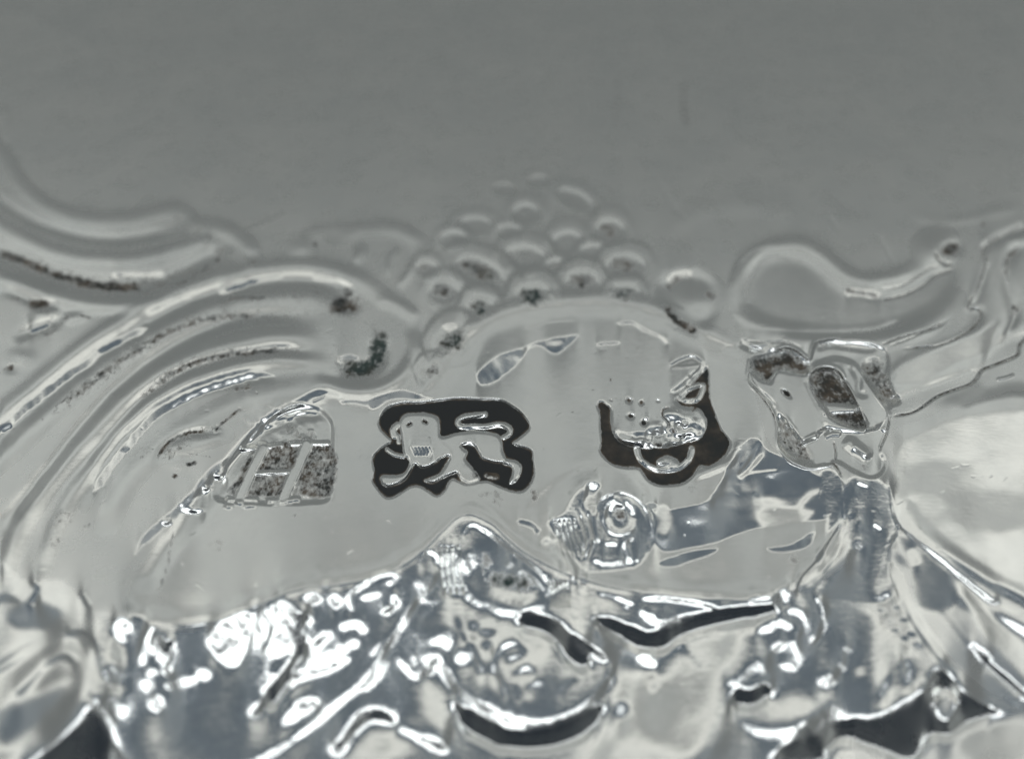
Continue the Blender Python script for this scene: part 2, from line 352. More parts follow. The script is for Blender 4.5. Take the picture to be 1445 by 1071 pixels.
stroke([(1275,690),(1290,735),(1330,775),(1390,812),(1470,850)], 20, 2.6); stroke([(1310,735),(1350,770),(1420,810),(1500,850)], 18, -2.4)
blob(1300,715,46,26,3,rot=20); blob(1330,620,70,30,3,rot=-15); blob(1420,640,80,40,-2.5)
strap = part('strap', None, 'dark polished strap running down below the stamp')
fold = part('fold', None, 'long pale fold beside the strap')
H *= (1 - .38 * ss(.5 - below / 20)) * (1 - .42 * ss((400 - YY) / 110) * ss((560 - XX) / 60))
H = blur(H, 2.6, 2.6)
for a, k in LATER: stroke(*a, **k)
# ================================================================== chased planes: what leans how much (W bright, K black, B blue grey, C cream, G grey)
G_, C_, B_, W_, K_ = 50, 67, 88, 114, 165
def ch(w, pts, wd, tilt, **k): chase(Z(w, pts), wd, tilt, **k)
def ca(w, pts, tilt, e=5, **k): chase_area(Z(w, pts), tilt, e, **k)
def cs(w, x, y, rx, ry, tilt, **k):
    f = WIN[w][2]; (a, b), = Z(w, [(x, y)]); chase_spot(a, b, rx / f, ry / f, tilt, **k)
brow = part('brow', mask_id); eye = part('eye_hollow', mask_id); lip = part('lip', mask_id, 'crescent lip with bright rim'); chin = part('lip', mask_id, 'lower right crescent')
hair = part('hair_lock', mask_id); curl = part('curl', mask_id)
# --- panel and arch
ARCH = [(590,560),(622,530),(640,498),(676,462),(735,438),(800,428),(872,429),(930,444),(985,468),(1040,492)]
chase(ARCH, 12, 67, hard=1.5)
chase([(600,520),(632,478),(680,442),(740,418),(800,410),(872,411),(930,424),(965,436)], 8, 26, hard=1.2)
WXs, WYs = WX, WY; WY = WY + 3.2 * noise(9, 71, .12, 1); WX = WX + 2 * noise(7, 72)
ca('E', [(395,1050),(430,990),(500,935),(580,905),(662,892),(600,985),(520,1060),(430,1090)], 103, 2.5)
ca('E', [(690,878),(760,850),(830,838),(915,832),(870,885),(800,925),(730,895)], 102, 2.5)
ch('E', [(1000,885),(1050,872),(1125,868)], 4.5, 102); ch('E', [(1115,778),(1180,772),(1240,800),(1300,830),(1360,872)], 5, 102)
ch('E', [(640,800),(760,775),(900,760)], 3, 62)
ca('A', [(165,398),(250,350),(340,318),(420,308),(520,345),(600,372),(470,390),(330,400),(210,440)], 90, 3); ch('A', [(0,400),(80,400),(170,410)], 4, 88); ch('A', [(1150,60),(1250,20),(1400,20)], 6, 86)
# dark blue dished right half of the panel
chase_area([(1046,628),(1068,618),(1092,640),(1150,668),(1186,692),(1176,728),(1120,738),(1060,750),(1000,768),(938,778),(926,750),(935,722),(990,706),(1012,690),(1024,660)], 97, 2.2)
chase_area([(1045,700),(1090,690),(1140,700),(1130,716),(1070,722),(1000,738),(960,744),(975,726)], 98, 4)
chase_area([(1070,722),(1110,716),(1150,722),(1120,742),(1080,748)], 62, 5, k=.8); 
chase_area([(1080,775),(1110,768),(1150,750),(1140,772),(1100,782)], 92, 1.5); chase_area([(930,795),(960,782),(1010,775),(1000,787),(950,800)], 92, 1.5); chase_area([(1150,785),(1165,770),(1160,800)], 92, 1.5)
WX, WY = WXs, WYs
chase([(1046,662),(1062,642),(1072,622)], 6, 112); chase([(1042,676),(1060,660),(1078,640)], 4, 60); chase([(1040,672),(1070,666),(1098,664)], 2.2, 60); chase_spot(1066,697,4,3,112); chase_spot(1040,690,5,4,110)
chase([(1128,716),(1140,700),(1160,690)], 9, 55, hard=1); chase_area([(1080,700),(1130,720),(1130,745),(1090,750),(1070,730)], 56, 12, k=.8)
# the two walls by the letter stamp
ch('C', [(1170,240),(1080,250),(980,308),(850,375),(740,465),(650,555),(570,640),(430,755),(340,880),(230,985),(120,1071),(0,1190),(-40,1260)], 10, 104, ta=.04, tb=.1)
ch('C', [(1000,312),(900,345),(820,400),(750,460),(700,520)], 3.4, 115); ch('C', [(690,545),(760,480),(840,430),(940,390),(1040,365),(1110,380)], 4.0, 116)
for x, y, a, b in ((480,762,55,32),(400,850,30,40),(325,985,75,26),(160,1058,35,25),(430,815,20,25),(250,950,15,12)): cs('C', x, y, a, b, 117)
# --- scroll highlights
WY_ = WY; WY = WY + 1.5 * noise(5, 73)
ch('I', [(-40,480),(30,432),(100,370),(180,300),(260,240),(340,180),(420,130),(500,65),(580,22),(650,-20),(740,-60)], 6.5, 94, hard=4); ch('I', [(500,60),(560,32),(610,8)], 3.2, 112, hard=4); ch('I', [(10,455),(60,430)], 3.8, 112, hard=4)
ch('I', [(470,760),(520,690),(570,615),(650,520),(750,410),(850,335),(1000,262),(1150,212),(1290,178),(1380,175)], 6.8, 94, tb=.12, hard=4); ch('I', [(860,335),(960,285),(1080,235),(1180,205),(1285,182)], 4.2, 113, hard=4); ch('I', [(620,560),(650,540)], 3.8, 108, hard=4)
ch('H', [(40,565),(120,535),(200,510),(290,478),(420,458)], 5.2, 95, hard=4); ch('H', [(80,545),(150,525),(210,508),(270,488)], 3.5, 114, hard=4); ch('H', [(590,468),(680,480),(780,500),(830,530)], 5.0, 90, hard=4)
ch('G', [(150,885),(200,872),(250,855)], 4.0, 113, hard=4); ch('G', [(560,600),(700,600),(830,597)], 5.0, 88, hard=4); cs('G', 602, 594, 12, 9, 114)
ch('N', [(765,345),(810,348),(860,352),(900,360)], 5.6, 92, hard=4); ch('N', [(110,310),(140,285),(205,275)], 6.2, 90, hard=4); ch('H', [(740,970),(800,945),(860,955)], 6.2, 94, hard=4); cs('E', 265, 790, 40, 22, 94)
WY = WY_
# --- small boss and comma on the panel
boss = part('boss', None, 'round glossy boss with a dimple standing on the panel')
chase([(745,715),(770,690),(800,668),(840,655),(890,668),(920,700)], 13, 62, hard=1.2); chase([(620,735),(640,714),(664,702),(690,712),(735,752),(780,780)], 9, 58, hard=1.2)
ch('F', [(470,340),(540,355),(570,400)], 7, 93); ch('F', [(590,440),(680,450),(700,540),(740,600)], 12, 92, hard=1.2)
ca('F', [(630,340),(700,290),(735,215),(800,150),(860,132),(888,160),(850,240),(830,290),(870,300),(895,220),(980,198),(1060,232),(1120,310),(1138,400),(1122,500),(1060,575),(930,600),(800,600),(740,520),(700,450),(650,400)], 90, 6, lab=boss)
ch('F', [(800,200),(790,260),(820,295),(850,270)], 3, 128); ch('F', [(870,310),(880,240),(930,205),(1000,198),(1080,240),(1130,320),(1140,420),(1125,500)], 3, 140)
cs('F', 830, 255, 28, 44, 62, lab=boss); cs('F', 845, 160, 36, 26, 113, lab=boss); cs('F', 800, 205, 14, 22, 109)
ca('F', [(628,330),(700,310),(760,320),(800,440),(790,540),(740,500),(690,425),(650,410)], 108, 4, lab=boss)
for X in (): ch('F', [(X,430),(X+12,500),(X+45,560)], 1.8, 108, hard=2.4)
for X in (800, 850): ch('F', [(X-30,280),(X,350),(X+10,430),(X-15,510)], 1.9, 108, hard=2.2)
ch('F', [(910,290),(925,250),(960,235)], 6, 116, lab=boss); ch('F', [(1000,240),(1040,270),(1040,310)], 6, 116, lab=boss); ch('F', [(950,300),(960,270),(1000,275)], 6, 145); cs('F', 980, 330, 40, 40, 100); ch('F', [(920,320),(930,370),(980,395),(1040,370),(1050,320)], 4.5, 64, lab=boss); ch('F', [(905,300),(900,350),(930,400),(990,412),(1050,390)], 2.4, 130)
dirt(Z('F', [(960,290),(985,320),(990,345)]), 7, .62)
ch('F', [(810,525),(850,450),(880,435)], 4.5, 116, lab=boss); ch('F', [(905,455),(970,455)], 5, 116); ch('F', [(1050,420),(1005,455),(1010,500),(1035,550)], 5, 116, lab=boss); ch('F', [(840,535),(900,555),(960,555),(1040,545)], 6.5, 114, lab=boss); ca('F', [(870,490),(990,480),(990,520),(860,520)], 96, 4); cs('F', 1068, 540, 10, 12, 114)
cs('F', 1200, 335, 48, 88, 65); ch('F', [(1100,255),(1150,300),(1150,420),(1130,480)], 4, 92); cs('F', 1140, 260, 30, 20, 90)
ch('A', [(240,500),(262,462),(312,418),(400,394),(600,380),(700,366),(860,368),(1010,378),(1090,416),(1150,464),(1185,510)], 2.0, 116, hard=2.4); ch('A', [(205,735),(250,688),(325,640)], 2.2, 115); ch('A', [(1090,648),(1140,668),(1200,698)], 2.2, 115)
ca('A', [(436,668),(500,655),(585,648),(565,700),(530,730),(475,740)], 66, 5, k=.7)
for P in ([(466,775),(500,792),(540,796),(600,766),(690,722)], [(262,888),(300,912),(360,896),(420,858),(458,800)], [(540,884),(590,893),(650,856),(735,825)], [(765,655),(820,640),(858,668)], [(885,742),(960,766),(1065,780)], [(760,503),(860,484),(908,464)], [(770,546),(900,545),(1000,530),(1050,555)], [(1065,905),(1100,885)]): ch('A', P, 2.4, 121, hard=2.6)
ch('A', [(650,600),(800,582),(960,590),(1005,640)], 5, 34, hard=1.1); cs('A', 800, 840, 60, 40, 66, k=.7); cs('A', 930, 690, 70, 40, 62, k=.6); cs('A', 420, 520, 40, 40, 36, k=.5); ch('A', [(640,640),(700,700),(690,780)], 7, 62, hard=1.1); ch('A', [(395,560),(410,660),(440,720)], 3, 36, hard=1.2)
for i in range(6): ch('A', [(452+i*22,665),(465+i*22,700),(475+i*18,735)], 1.8, 114, hard=3)
ch('B', [(1040,70),(1100,30),(1180,20)], 3, 64); ch('B', [(300,400),(345,420),(370,450)], 2, 114); ch('B', [(735,165),(800,130),(880,108),(950,150)], 4, 112); ch('B', [(870,235),(910,190),(950,160)], 5, 95); ch('B', [(740,330),(800,290),(860,240)], 7, 92)
ch('B', [(395,578),(480,602),(560,592),(640,612)], 6, 92, hard=3); ch('B', [(390,600),(440,642),(520,658),(560,642),(615,662)], 4.5, 114, hard=3); ca('B', [(700,500),(820,478),(905,520),(895,640),(740,645),(690,560)], 94, 3)
cs('B', 650, 555, 60, 26, 97); cs('B', 665, 572, 34, 12, 114); cs('B', 600, 572, 16, 14, 112); ch('B', [(700,440),(740,428),(790,445)], 3, 60); cs('B', 750, 475, 50, 22, 95)
for x, y, a_, b_ in ((505,470,20,10),(592,498,14,14),(485,370,26,8),(560,398,6,10),(665,377,15,8),(800,530,44,16),(760,565,18,22),(870,590,44,16),(805,612,34,20),(840,545,20,22),(740,655,46,14),(560,655,14,30),(480,640,40,16),(620,650,10,20)): cs('B', x, y, a_, b_, 114)
cs('B', 935, 560, 34, 66, 64); ch('B', [(560,752),(610,792),(660,812),(720,814),(800,792),(850,740)], 2.6, 114, hard=3); cs('B', 700, 772, 44, 12, 114); cs('B', 730, 742, 44, 14, 64)
ch('B', [(800,352),(850,308),(940,288)], 2.4, 114, hard=3); ch('B', [(820,388),(880,378),(915,385)], 2.4, 114, hard=3); ch('B', [(850,330),(880,360),(915,320)], 2.4, 112, hard=3)
ch('D', [(170,215),(260,245),(330,232)], 4, 114); ch('D', [(380,222),(450,240),(530,292)], 3, 114, hard=3); ch('D', [(550,290),(562,215),(610,175),(740,158)], 2.4, 66, hard=3); ch('D', [(540,400),(590,352),(660,345),(730,375),(765,430)], 3.2, 114, hard=3); ch('D', [(470,845),(540,805),(605,790)], 4, 114, hard=3); ch('D', [(820,855),(870,895),(930,930)], 6, 113); ch('D', [(400,700),(440,735)], 5, 110); ch('D', [(890,745),(975,738)], 2.2, 114); ch('D', [(1000,440),(1040,490),(1075,535)], 3, 114, hard=3); ch('D', [(300,575),(330,605)], 3, 112); cs('D', 430, 290, 60, 16, 112); cs('D', 490, 325, 30, 14, 113)
# --- rolled edge: pale shoulder, fine dark line, then the dull blue grey slope of the mask
edge_in = [(215,868),(262,874),(310,867),(362,846),(420,824),(480,816),(540,804),(580,781),(610,754),(640,726),(664,718),(692,730),(722,756),(770,788),(830,811),(900,826),(1000,838),(1080,836),(1125,824),(1170,790),(1195,742)]
FR = [(150,905),(160,880),(185,864),(215,880)] + [(x, y + 12) for x, y in edge_in[1:-2]] + [(1140,860),(1160,900),(1230,930),(1330,1000),(1330,1400),(60,1400),(90,1100),(135,990)]
chase_area(FR, 85, 8)
chase(edge_in, 7, 63, hard=1.2); chase([(x, y + 9) for x, y in edge_in], 2.6, 128, hard=1.5)
# hair, left
for x, y, a, b in ((612,420,48,75),(575,640,65,62),(530,765,78,42),(590,850,55,60),(610,960,80,60),(560,1000,50,60)): cs('J', x, y, a, b, W_, lab=hair)
for x, y, a, b in ((800,510,46,68),(765,632,34,26),(748,700,36,36),(790,790,36,52)): cs('J', x, y, a, b, W_, lab=hair)
ch('J', [(700,380),(725,420),(690,520),(665,620),(650,740)], 8, 65, lab=hair); ch('J', [(655,420),(640,560),(640,650)], 6, 96)
ch('J', [(475,450),(490,560),(470,700),(440,760)], 4, 150); ch('J', [(860,470),(850,560),(848,650)], 7, 158); ch('J', [(835,700),(900,690),(985,668)], 5, 150); ch('J', [(770,400),(740,470),(720,600)], 4, 130)
ca('J', [(640,850),(800,890),(1000,720),(1100,700),(1300,760),(1200,900),(1000,1071),(700,1071)], 82, 16); ca('J', [(900,700),(1000,690),(1080,720),(1000,780),(860,830)], 88, 14)
ca('J', [(1075,400),(1150,345),(1250,318),(1285,390),(1240,500),(1200,610),(1110,580),(1055,500)], W_, 6, lab=hair); cs('J', 1030, 640, 36, 30, W_)
ca('J', [(1300,360),(1360,290),(1440,260),(1440,540),(1380,560),(1340,640),(1310,520)], W_, 6, lab=hair); ch('J', [(1290,340),(1280,440),(1300,540)], 4, 88); ch('J', [(1360,350),(1400,420),(1385,520)], 4, 92)
ca('K', [(60,330),(100,300),(160,280),(215,280),(265,345),(240,430),(240,520),(180,525),(110,570),(80,480)], W_, 6, lab=hair); cs('K', 105, 690, 45, 78, W_, lab=hair)
ch('K', [(130,330),(120,420),(90,500)], 4, 90); cs('K', 320, 262, 46, 36, W_, lab=hair); cs('K', 440, 270, 32, 44, W_, lab=hair); ch('K', [(170,270),(160,320),(150,380)], 4, W_)
ch('K', [(290,330),(265,430),(255,540),(190,650),(110,800)], 12, 150); ch('K', [(20,860),(150,730),(260,650),(330,640)], 13, 148, hard=1.2)
# framed lozenge, ring, leaf
ca('K', [(530,320),(530,250),(620,190),(750,165),(760,260),(720,340),(600,340)], 97, 8, lab=curl)
ch('K', [(522,325),(510,240),(600,182),(700,140),(765,150)], 5.5, W_, lab=curl); ch('K', [(570,265),(620,250),(665,235)], 7, 106); ch('K', [(700,190),(750,165)], 6, 108); ch('K', [(735,240),(740,300),(680,335)], 5, 146)
ca('K', [(340,560),(360,480),(440,440),(540,440),(520,510),(420,570)], 95, 7, lab=curl)
ch('K', [(300,630),(318,560),(335,500),(395,435)], 8, W_, lab=curl, ta=.02); ch('K', [(410,460),(415,425)], 4, W_); ch('K', [(465,415),(520,388),(570,392),(588,435)], 8, W_, lab=curl); ch('K', [(465,535),(510,500),(560,480)], 9, W_, lab=curl); ch('K', [(350,600),(400,565),(450,548)], 8, 107, lab=curl)
ca('K', [(165,885),(235,775),(300,745),(355,790),(270,860),(190,915)], W_, 6, lab=curl); ch('K', [(290,640),(420,610),(520,560)], 10, 132, hard=1.1)
# long ridge
ch('K', [(-60,1130),(100,1050),(250,960),(350,880),(450,790),(580,690),(660,580),(720,480),(800,350),(870,240),(900,180)], 6.5, W_, lab=brow, ta=.02, tb=.1)
ch('K', [(585,720),(640,675),(705,580)], 5, W_, lab=brow); ch('K', [(620,555),(668,480)], 4, W_)
ch('K', [(440,1050),(520,920),(600,850),(680,850),(740,890)], 16, 150, hard=1.2); ca('K', [(560,1000),(620,920),(720,930),(830,880),(860,990),(760,1071),(540,1090)], 66, 18); ch('K', [(760,920),(850,960),(1000,1020)], 14, 130, hard=1.1); ca('K', [(880,700),(960,680),(1010,760),(1000,900),(900,880)], 62, 16, k=.8)
ca('K', [(740,480),(820,420),(900,440),(890,520),(800,540)], 96, 10)
ch('K', [(760,570),(800,620),(835,655)], 5.5, W_); ch('K', [(832,545),(836,610)], 3.5, W_); ch('K', [(840,660),(900,640),(930,645)], 7, W_); ca('K', [(880,560),(940,530),(1000,550),(980,610),(900,620)], 110, 6)
ca('K', [(900,490),(960,440),(1030,400),(1040,470),(1000,520),(960,500)], 111, 6); ch('K', [(985,560),(1010,500),(1035,430)], 4, W_)
# cheek
ca('K', [(1110,560),(1060,420),(1150,370),(1290,360),(1430,400),(1520,470),(1480,640),(1400,800),(1280,760),(1180,660)], 61, 14)
ch('K', [(1058,350),(1075,420),(1095,480)], 4.5, W_); cs('K', 1080, 555, 38, 48, W_); ch('K', [(1120,480),(1145,560),(1180,640)], 8, 110); cs('K', 1135, 400, 26, 34, 109); cs('K', 1205, 430, 46, 22, 106); cs('K', 1205, 495, 30, 22, 104)
ch('K', [(1235,640),(1250,560),(1290,500),(1370,480)], 6, 111); ch('K', [(1240,600),(1275,680),(1295,750)], 5.5, W_); ch('K', [(1375,490),(1380,540),(1300,570)], 6, 108); ch('K', [(1350,690),(1360,770)], 5, W_); ch('K', [(1340,650),(1400,610),(1440,640)], 6, 110); ch('U', [(160,720),(200,690),(240,690)], 5, 108); ch('U', [(320,740),(350,690),(410,670)], 7, 105)
# apex: knob, fine parallel lines, bright facets
ch('K', [(865,80),(885,35),(920,30),(952,60),(940,95)], 5, W_, lab=brow); ca('K', [(835,175),(880,150),(955,140),(945,215),(870,260),(840,230)], 110, 6, lab=brow); ch('K', [(870,345),(910,340),(950,325)], 5, 110); ch('K', [(860,265),(920,280),(980,270)], 5, 110); ch('K', [(880,305),(950,300)], 3, 108)
ca('K', [(1065,80),(1110,20),(1190,-10),(1180,70),(1130,130),(1110,190),(1160,255),(1185,295),(1120,285),(1080,225)], W_, 6, lab=brow)
ca('K', [(972,0),(1055,0),(1075,150),(1092,240),(1000,240),(978,150)], W_, 4, lab=brow)
ch('K', [(1045,80),(1065,190),(1110,260),(1180,300)], 5, W_, lab=brow)
for X in (60, 95, 125, 155): ch('F', [(X,430),(X,470),(X-3,500)], 1.8, 74)
# framed hollow right of the apex
ca('F', [(250,470),(300,440),(420,530),(560,620),(600,690),(590,740),(480,775),(370,765),(300,690),(280,570)], 97, 10, lab=eye)
ca('F', [(340,640),(470,690),(560,700),(540,750),(420,775),(340,720)], 62, 9)
ch('F', [(195,410),(215,370),(245,360),(285,380),(420,475),(560,580),(630,655)], 5.2, W_, lab=eye, ta=.02); ch('F', [(470,590),(540,625),(600,690)], 4.5, 112); ch('F', [(628,660),(628,740),(612,775)], 4, W_, lab=eye); ch('F', [(300,745),(350,785),(420,803),(500,790),(560,775),(610,772)], 5.5, W_, lab=eye)
ca('F', [(630,640),(720,645),(735,700),(715,775),(640,775),(635,700)], W_, 4, lab=brow)
dirt(Z('F', [(310,600),(380,640),(460,650),(530,670)]), 12, .62); dirt(Z('F', [(290,510),(330,580)]), 10, .5); cs('F', 430, 560, 22, 20, 110); cs('F', 455, 628, 16, 14, 112); ch('F', [(370,650),(440,668),(520,690)], 3, 108); dirt(Z('F', [(340,720),(420,745),(500,750)]), 6, .3)
for x, y in ((735,690),(770,695),(835,700),(800,640),(745,635)): cs('F', x, y, 16, 22, 112)
# brow to the right with the dark hollow under it
ca('U', [(260,330),(330,200),(520,215),(800,235),(1000,260),(1190,300),(1050,380),(850,420),(600,390),(420,350)], 82, 8, lab=brow)
ch('U', [(510,232),(600,255),(690,290)], 5, W_); ch('U', [(730,262),(840,258),(960,275),(1060,295),(1125,325)], 6.5, W_, lab=brow); ch('U', [(725,320),(790,375),(850,385),(940,362),(1080,335)], 8, W_, lab=brow); ch('U', [(760,340),(800,360)], 8, W_); ch('U', [(640,300),(670,310)], 5, 110)
ch('U', [(490,358),(580,395),(680,440),(760,470),(900,440),(1050,390),(1230,332),(1420,325)], 15, K_, ta=.08, tb=.04); ch('U', [(640,440),(730,490),(860,500),(900,470)], 20, 155, hard=1.1); ch('U', [(720,560),(800,600)], 16, 140, hard=1.1)
ch('U', [(110,372),(220,385),(310,430),(390,540),(470,590)], 17, K_, ta=.08); ch('U', [(380,440),(480,520),(560,570)], 8, 150)
ch('U', [(475,390),(500,450),(560,510),(640,540)], 11, 106, lab=brow); ch('U', [(380,380),(430,450)], 3, 66)
ca('U', [(560,640),(680,620),(860,650),(930,480),(1090,430),(1210,460),(1160,600),(1150,800),(1100,960),(900,1100),(500,1110),(580,900)], 57, 18, lab=mask_id)
ch('U', [(915,480),(970,540),(1040,600)], 7, 107, hard=1.2); ch('U', [(1060,470),(1130,460),(1200,470)], 11, 66, hard=1.1); cs('U', 790, 705, 26, 34, 104, k=.8); cs('U', 1010, 560, 50, 40, 64, k=.7); ca('U', [(600,960),(800,980),(900,1080),(560,1110)], 78, 20, k=.7)
# crescent lip and the black hollow under it
LIP = np.vstack([Z('K', [(985,600),(1030,690),(1120,770),(1230,830)]), Z('U', [(40,858),(90,878),(160,886),(280,884),(400,832),(500,752),(560,690),(582,620)])])
chase(LIP - [0, 22], 8, 92, hard=1.2); chase(LIP, 10.5, W_, lab=lip, ta=.03, tb=.05)
chase(np.vstack([Z('K', [(1040,790),(1120,880),(1240,945)]), Z('U', [(20,965),(150,975),(300,955),(430,900),(540,800)])]), 19, K_, ta=.12, tb=.12)
cs('U', 632, 815, 32, 44, 106)
# curls, lower right
ca('U', [(1150,640),(1250,560),(1340,540),(1400,620),(1380,700),(1250,720)], 88, 10, lab=curl)
ch('U', [(1165,695),(1240,655),(1290,610),(1330,590),(1345,650)], 9, W_, lab=curl); ch('U', [(1190,745),(1290,760),(1385,715)], 17, K_)
ch('U', [(1275,285),(1290,262),(1380,258)], 6, W_, lab=curl); ch('M', [(195,250),(225,215),(230,285)], 7, W_, lab=curl); ch('M', [(165,240),(180,255)], 4, 110)
ca('M', [(90,370),(250,310),(350,340),(350,440),(240,450),(90,440)], 84, 8); ch('M', [(238,322),(300,335),(330,390),(310,440),(280,440)], 7.5, W_, lab=curl); ch('M', [(80,430),(150,405),(200,380),(260,410)], 9, 110, lab=curl); ch('M', [(20,410),(80,420)], 9, 66)
ch('M', [(158,520),(200,490),(225,500)], 8, W_, lab=curl); ch('M', [(262,475),(290,530),(280,590),(250,620)], 8, W_, lab=curl); ch('M', [(195,600),(240,600)], 6, 110); cs('M', 220, 550, 26, 40, 86)
ca('M', [(330,440),(420,300),(620,300),(760,430),(900,560),(860,760),(560,860),(480,760),(360,640)], 90, 14, lab=strap)
cs('M', 430, 672, 52, 40, W_, lab=curl); cs('M', 512, 605, 16, 28, W_); cs('M', 537, 517, 22, 26, 109); cs('M', 600, 630, 26, 26, 66); cs('M', 660, 590, 40, 50, 92, k=.7); cs('M', 935, 670, 38, 46, 65, lab=strap)
ca('M', [(120,790),(260,740),(360,780),(330,860),(180,880)], 64, 14); ch('M', [(0,880),(80,925),(180,945),(290,925)], 11, 106, lab=chin); ch('M', [(300,920),(370,890),(430,850),(490,805)], 15, W_, lab=chin, wb=17)
ca('M', [(470,900),(560,870),(700,860),(850,770),(960,700),(960,620),(1040,600),(1180,740),(1340,840),(1200,900),(1080,960),(960,950),(860,1090),(620,1090),(560,980),(430,960)], K_, 14); ca('M', [(200,1020),(330,960),(430,950),(540,990),(520,1090),(180,1090)], 160, 12)
ca('M', [(480,1000),(600,1000),(760,1060),(820,1110),(470,1110)], 60, 12); cs('M', 1030, 800, 52, 80, 63); ca('M', [(1100,950),(1250,880),(1440,860),(1600,1100),(1200,1120)], 58, 16); ch('M', [(820,560),(850,620),(850,700)], 7, 140); ch('M', [(740,660),(710,760)], 8, 130, hard=1.1); ch('M', [(380,260),(410,310),(410,420),(360,480)], 4, 150); ch('M', [(480,220),(500,250)], 4, 150)
# --- strap and folds on the right
ca('P', [(530,420),(720,420),(760,560),(800,680),(740,800),(780,980),(700,1040),(560,1040),(380,1000),(470,900),(540,800)], 98, 8, lab=strap)
ch('P', [(545,480),(580,600),(600,700),(640,820),(710,960)], 10, 97, hard=1.2); cs('P', 592, 742, 24, 28, 116); cs('P', 598, 660, 14, 50, 104); cs('P', 620, 890, 14, 14, 106); ch('P', [(590,430),(640,450)], 3, 140); ch('P', [(670,640),(710,670)], 3, 130); cs('P', 555, 600, 12, 12, 108)
for x, y in ((700,265),(745,245),(715,320),(785,308),(755,372),(818,368),(780,420),(858,440),(820,460),(892,498)): cs('M', x, y, 30, 17, 116, lab=strap, rot=20)
ch('P', [(480,390),(515,440),(522,540),(525,620)], 3, 140); ca('P', [(400,380),(470,360),(515,440),(515,600),(440,690),(420,560)], 96, 6, lab=strap)
ch('P', [(520,660),(470,760),(400,860),(335,960)], 11, C_ - 1, lab=fold, ta=.12, tb=.1, hard=1.4); ch('P', [(505,640),(440,740),(370,840),(300,920),(295,990)], 3.4, 135); ch('P', [(320,1010),(400,1000),(500,880),(560,760)], 6, 97, hard=1.2); ca('P', [(420,960),(540,830),(620,900),(660,1020),(440,1030)], 97, 10)
ch('P', [(780,690),(755,760),(750,830)], 4, 128); ca('P', [(790,700),(880,720),(1040,860),(1110,930),(1060,1071),(900,1071),(860,900)], 91, 9, lab=fold)
ch('M', [(765,80),(790,180),(840,300),(920,430),(1020,570),(1120,680),(1240,770),(1390,820)], 12, 65, lab=fold, ta=.08, tb=.08, hard=1.4); ch('M', [(880,100),(930,220),(1050,370),(1180,530),(1300,650),(1420,770)], 10, 94, hard=1.3)
ca('M', [(1080,180),(1170,230),(1300,360),(1460,520),(1460,680),(1330,560),(1200,400)], 60, 10, lab=fold); ch('M', [(1170,480),(1260,600),(1400,720),(1500,800)], 9, K_); ch('M', [(750,50),(750,120),(790,230),(860,370),(960,520),(1040,600)], 2.6, 130)
ch('M', [(930,0),(1030,80),(1130,165),(1220,240),(1300,285)], 5, 140, wb=9); cs('M', 1225, 530, 60, 20, 116, rot=38); ch('M', [(860,10),(890,90)], 8, 64)
# --- shell lobe
ca('O', [(1262,640),(1300,600),(1360,580),(1445,570),(1600,560),(1865,560),(1865,900),(1600,880),(1445,830),(1370,790),(1310,750),(1275,710)], 63, 16)
for x, y, a, b, t in ((1335,610,90,40,68),(1290,645,44,44,67),(1420,600,80,40,65),(1330,680,60,30,57),(1400,720,70,30,55),(1300,712,34,18,67),(1420,660,50,30,63)): chase_spot(x, y, a, b, t, k=.7)
ch('P', [(770,440),(785,560),(830,640),(920,730),(1060,850),(1200,960),(1428,1071)], 10, 67, lab=lobe, hard=1.4); ch('P', [(850,520),(900,620),(1000,720),(1140,820),(1300,930)], 11, 48, hard=1.2); ch('P', [(745,430),(760,560),(800,650),(880,720),(1000,810),(1110,910),(1240,1000)], 3, 140)
# --- leaf and soft upper chasing
ch('N', [(1270,180),(1330,140),(1428,95)], 9, 66); ch('N', [(1290,230),(1260,330),(1235,390)], 8, 60); ca('N', [(940,690),(960,620),(1080,560),(1230,500),(1330,460),(1300,560),(1180,620),(1040,690)], 62, 9); ch('N', [(1360,250),(1370,330),(1390,420),(1340,520)], 9, 88, hard=1.1); ch('N', [(1240,640),(1100,700),(960,770)], 12, 44, hard=1.1)
ch('N', [(350,430),(420,470),(560,490),(760,490),(880,480),(960,450)], 9, 62, hard=1.1); ch('N', [(370,250),(420,200),(490,185),(570,205),(640,240),(690,280),(760,315),(850,325),(960,300)], 6, 60, hard=1.2)
ch('N', [(420,350),(430,270),(490,215),(560,225)], 9, 42, hard=1.1)
# --- curled leaf in the lower left corner
cl = part('curled_leaf', None, 'thick pale curled leaf in the lower left corner')
ca('J', [(-200,120),(-60,60),(20,80),(120,165),(200,165),(290,160),(370,220),(415,330),(400,420),(300,420),(150,480),(0,590),(-200,700)], 64, 10, lab=cl)
ca('J', [(100,300),(200,290),(290,330),(250,400),(120,400),(60,360)], 96, 12); ch('J', [(165,170),(180,220),(160,280)], 6, 132, hard=1.2); ch('J', [(-60,290),(20,260),(90,270)], 8, 90, hard=1.1); ch('J', [(410,240),(430,280),(450,310)], 8, 96)
ca('J', [(-200,760),(60,600),(200,500),(300,450),(400,450),(455,540),(440,690),(390,800),(270,900),(130,1020),(20,1140),(-200,1200)], 55, 10, lab=cl)
ch('J', [(-150,700),(60,570),(180,495),(300,440),(395,448),(455,540),(445,680),(400,785),(285,895),(150,1015),(30,1130)], 12, 66, lab=cl, ta=.03, tb=.03, hard=1.4)
ch('J', [(80,750),(150,690),(220,610),(290,560),(350,560),(370,600)], 8, 98, hard=1.3); ch('J', [(210,620),(270,605),(320,575)], 5, 62); ch('J', [(340,440),(420,430),(475,480),(480,600)], 4, 110); ca('J', [(0,830),(150,760),(330,700),(250,840),(100,960),(0,1000)], 80, 14)
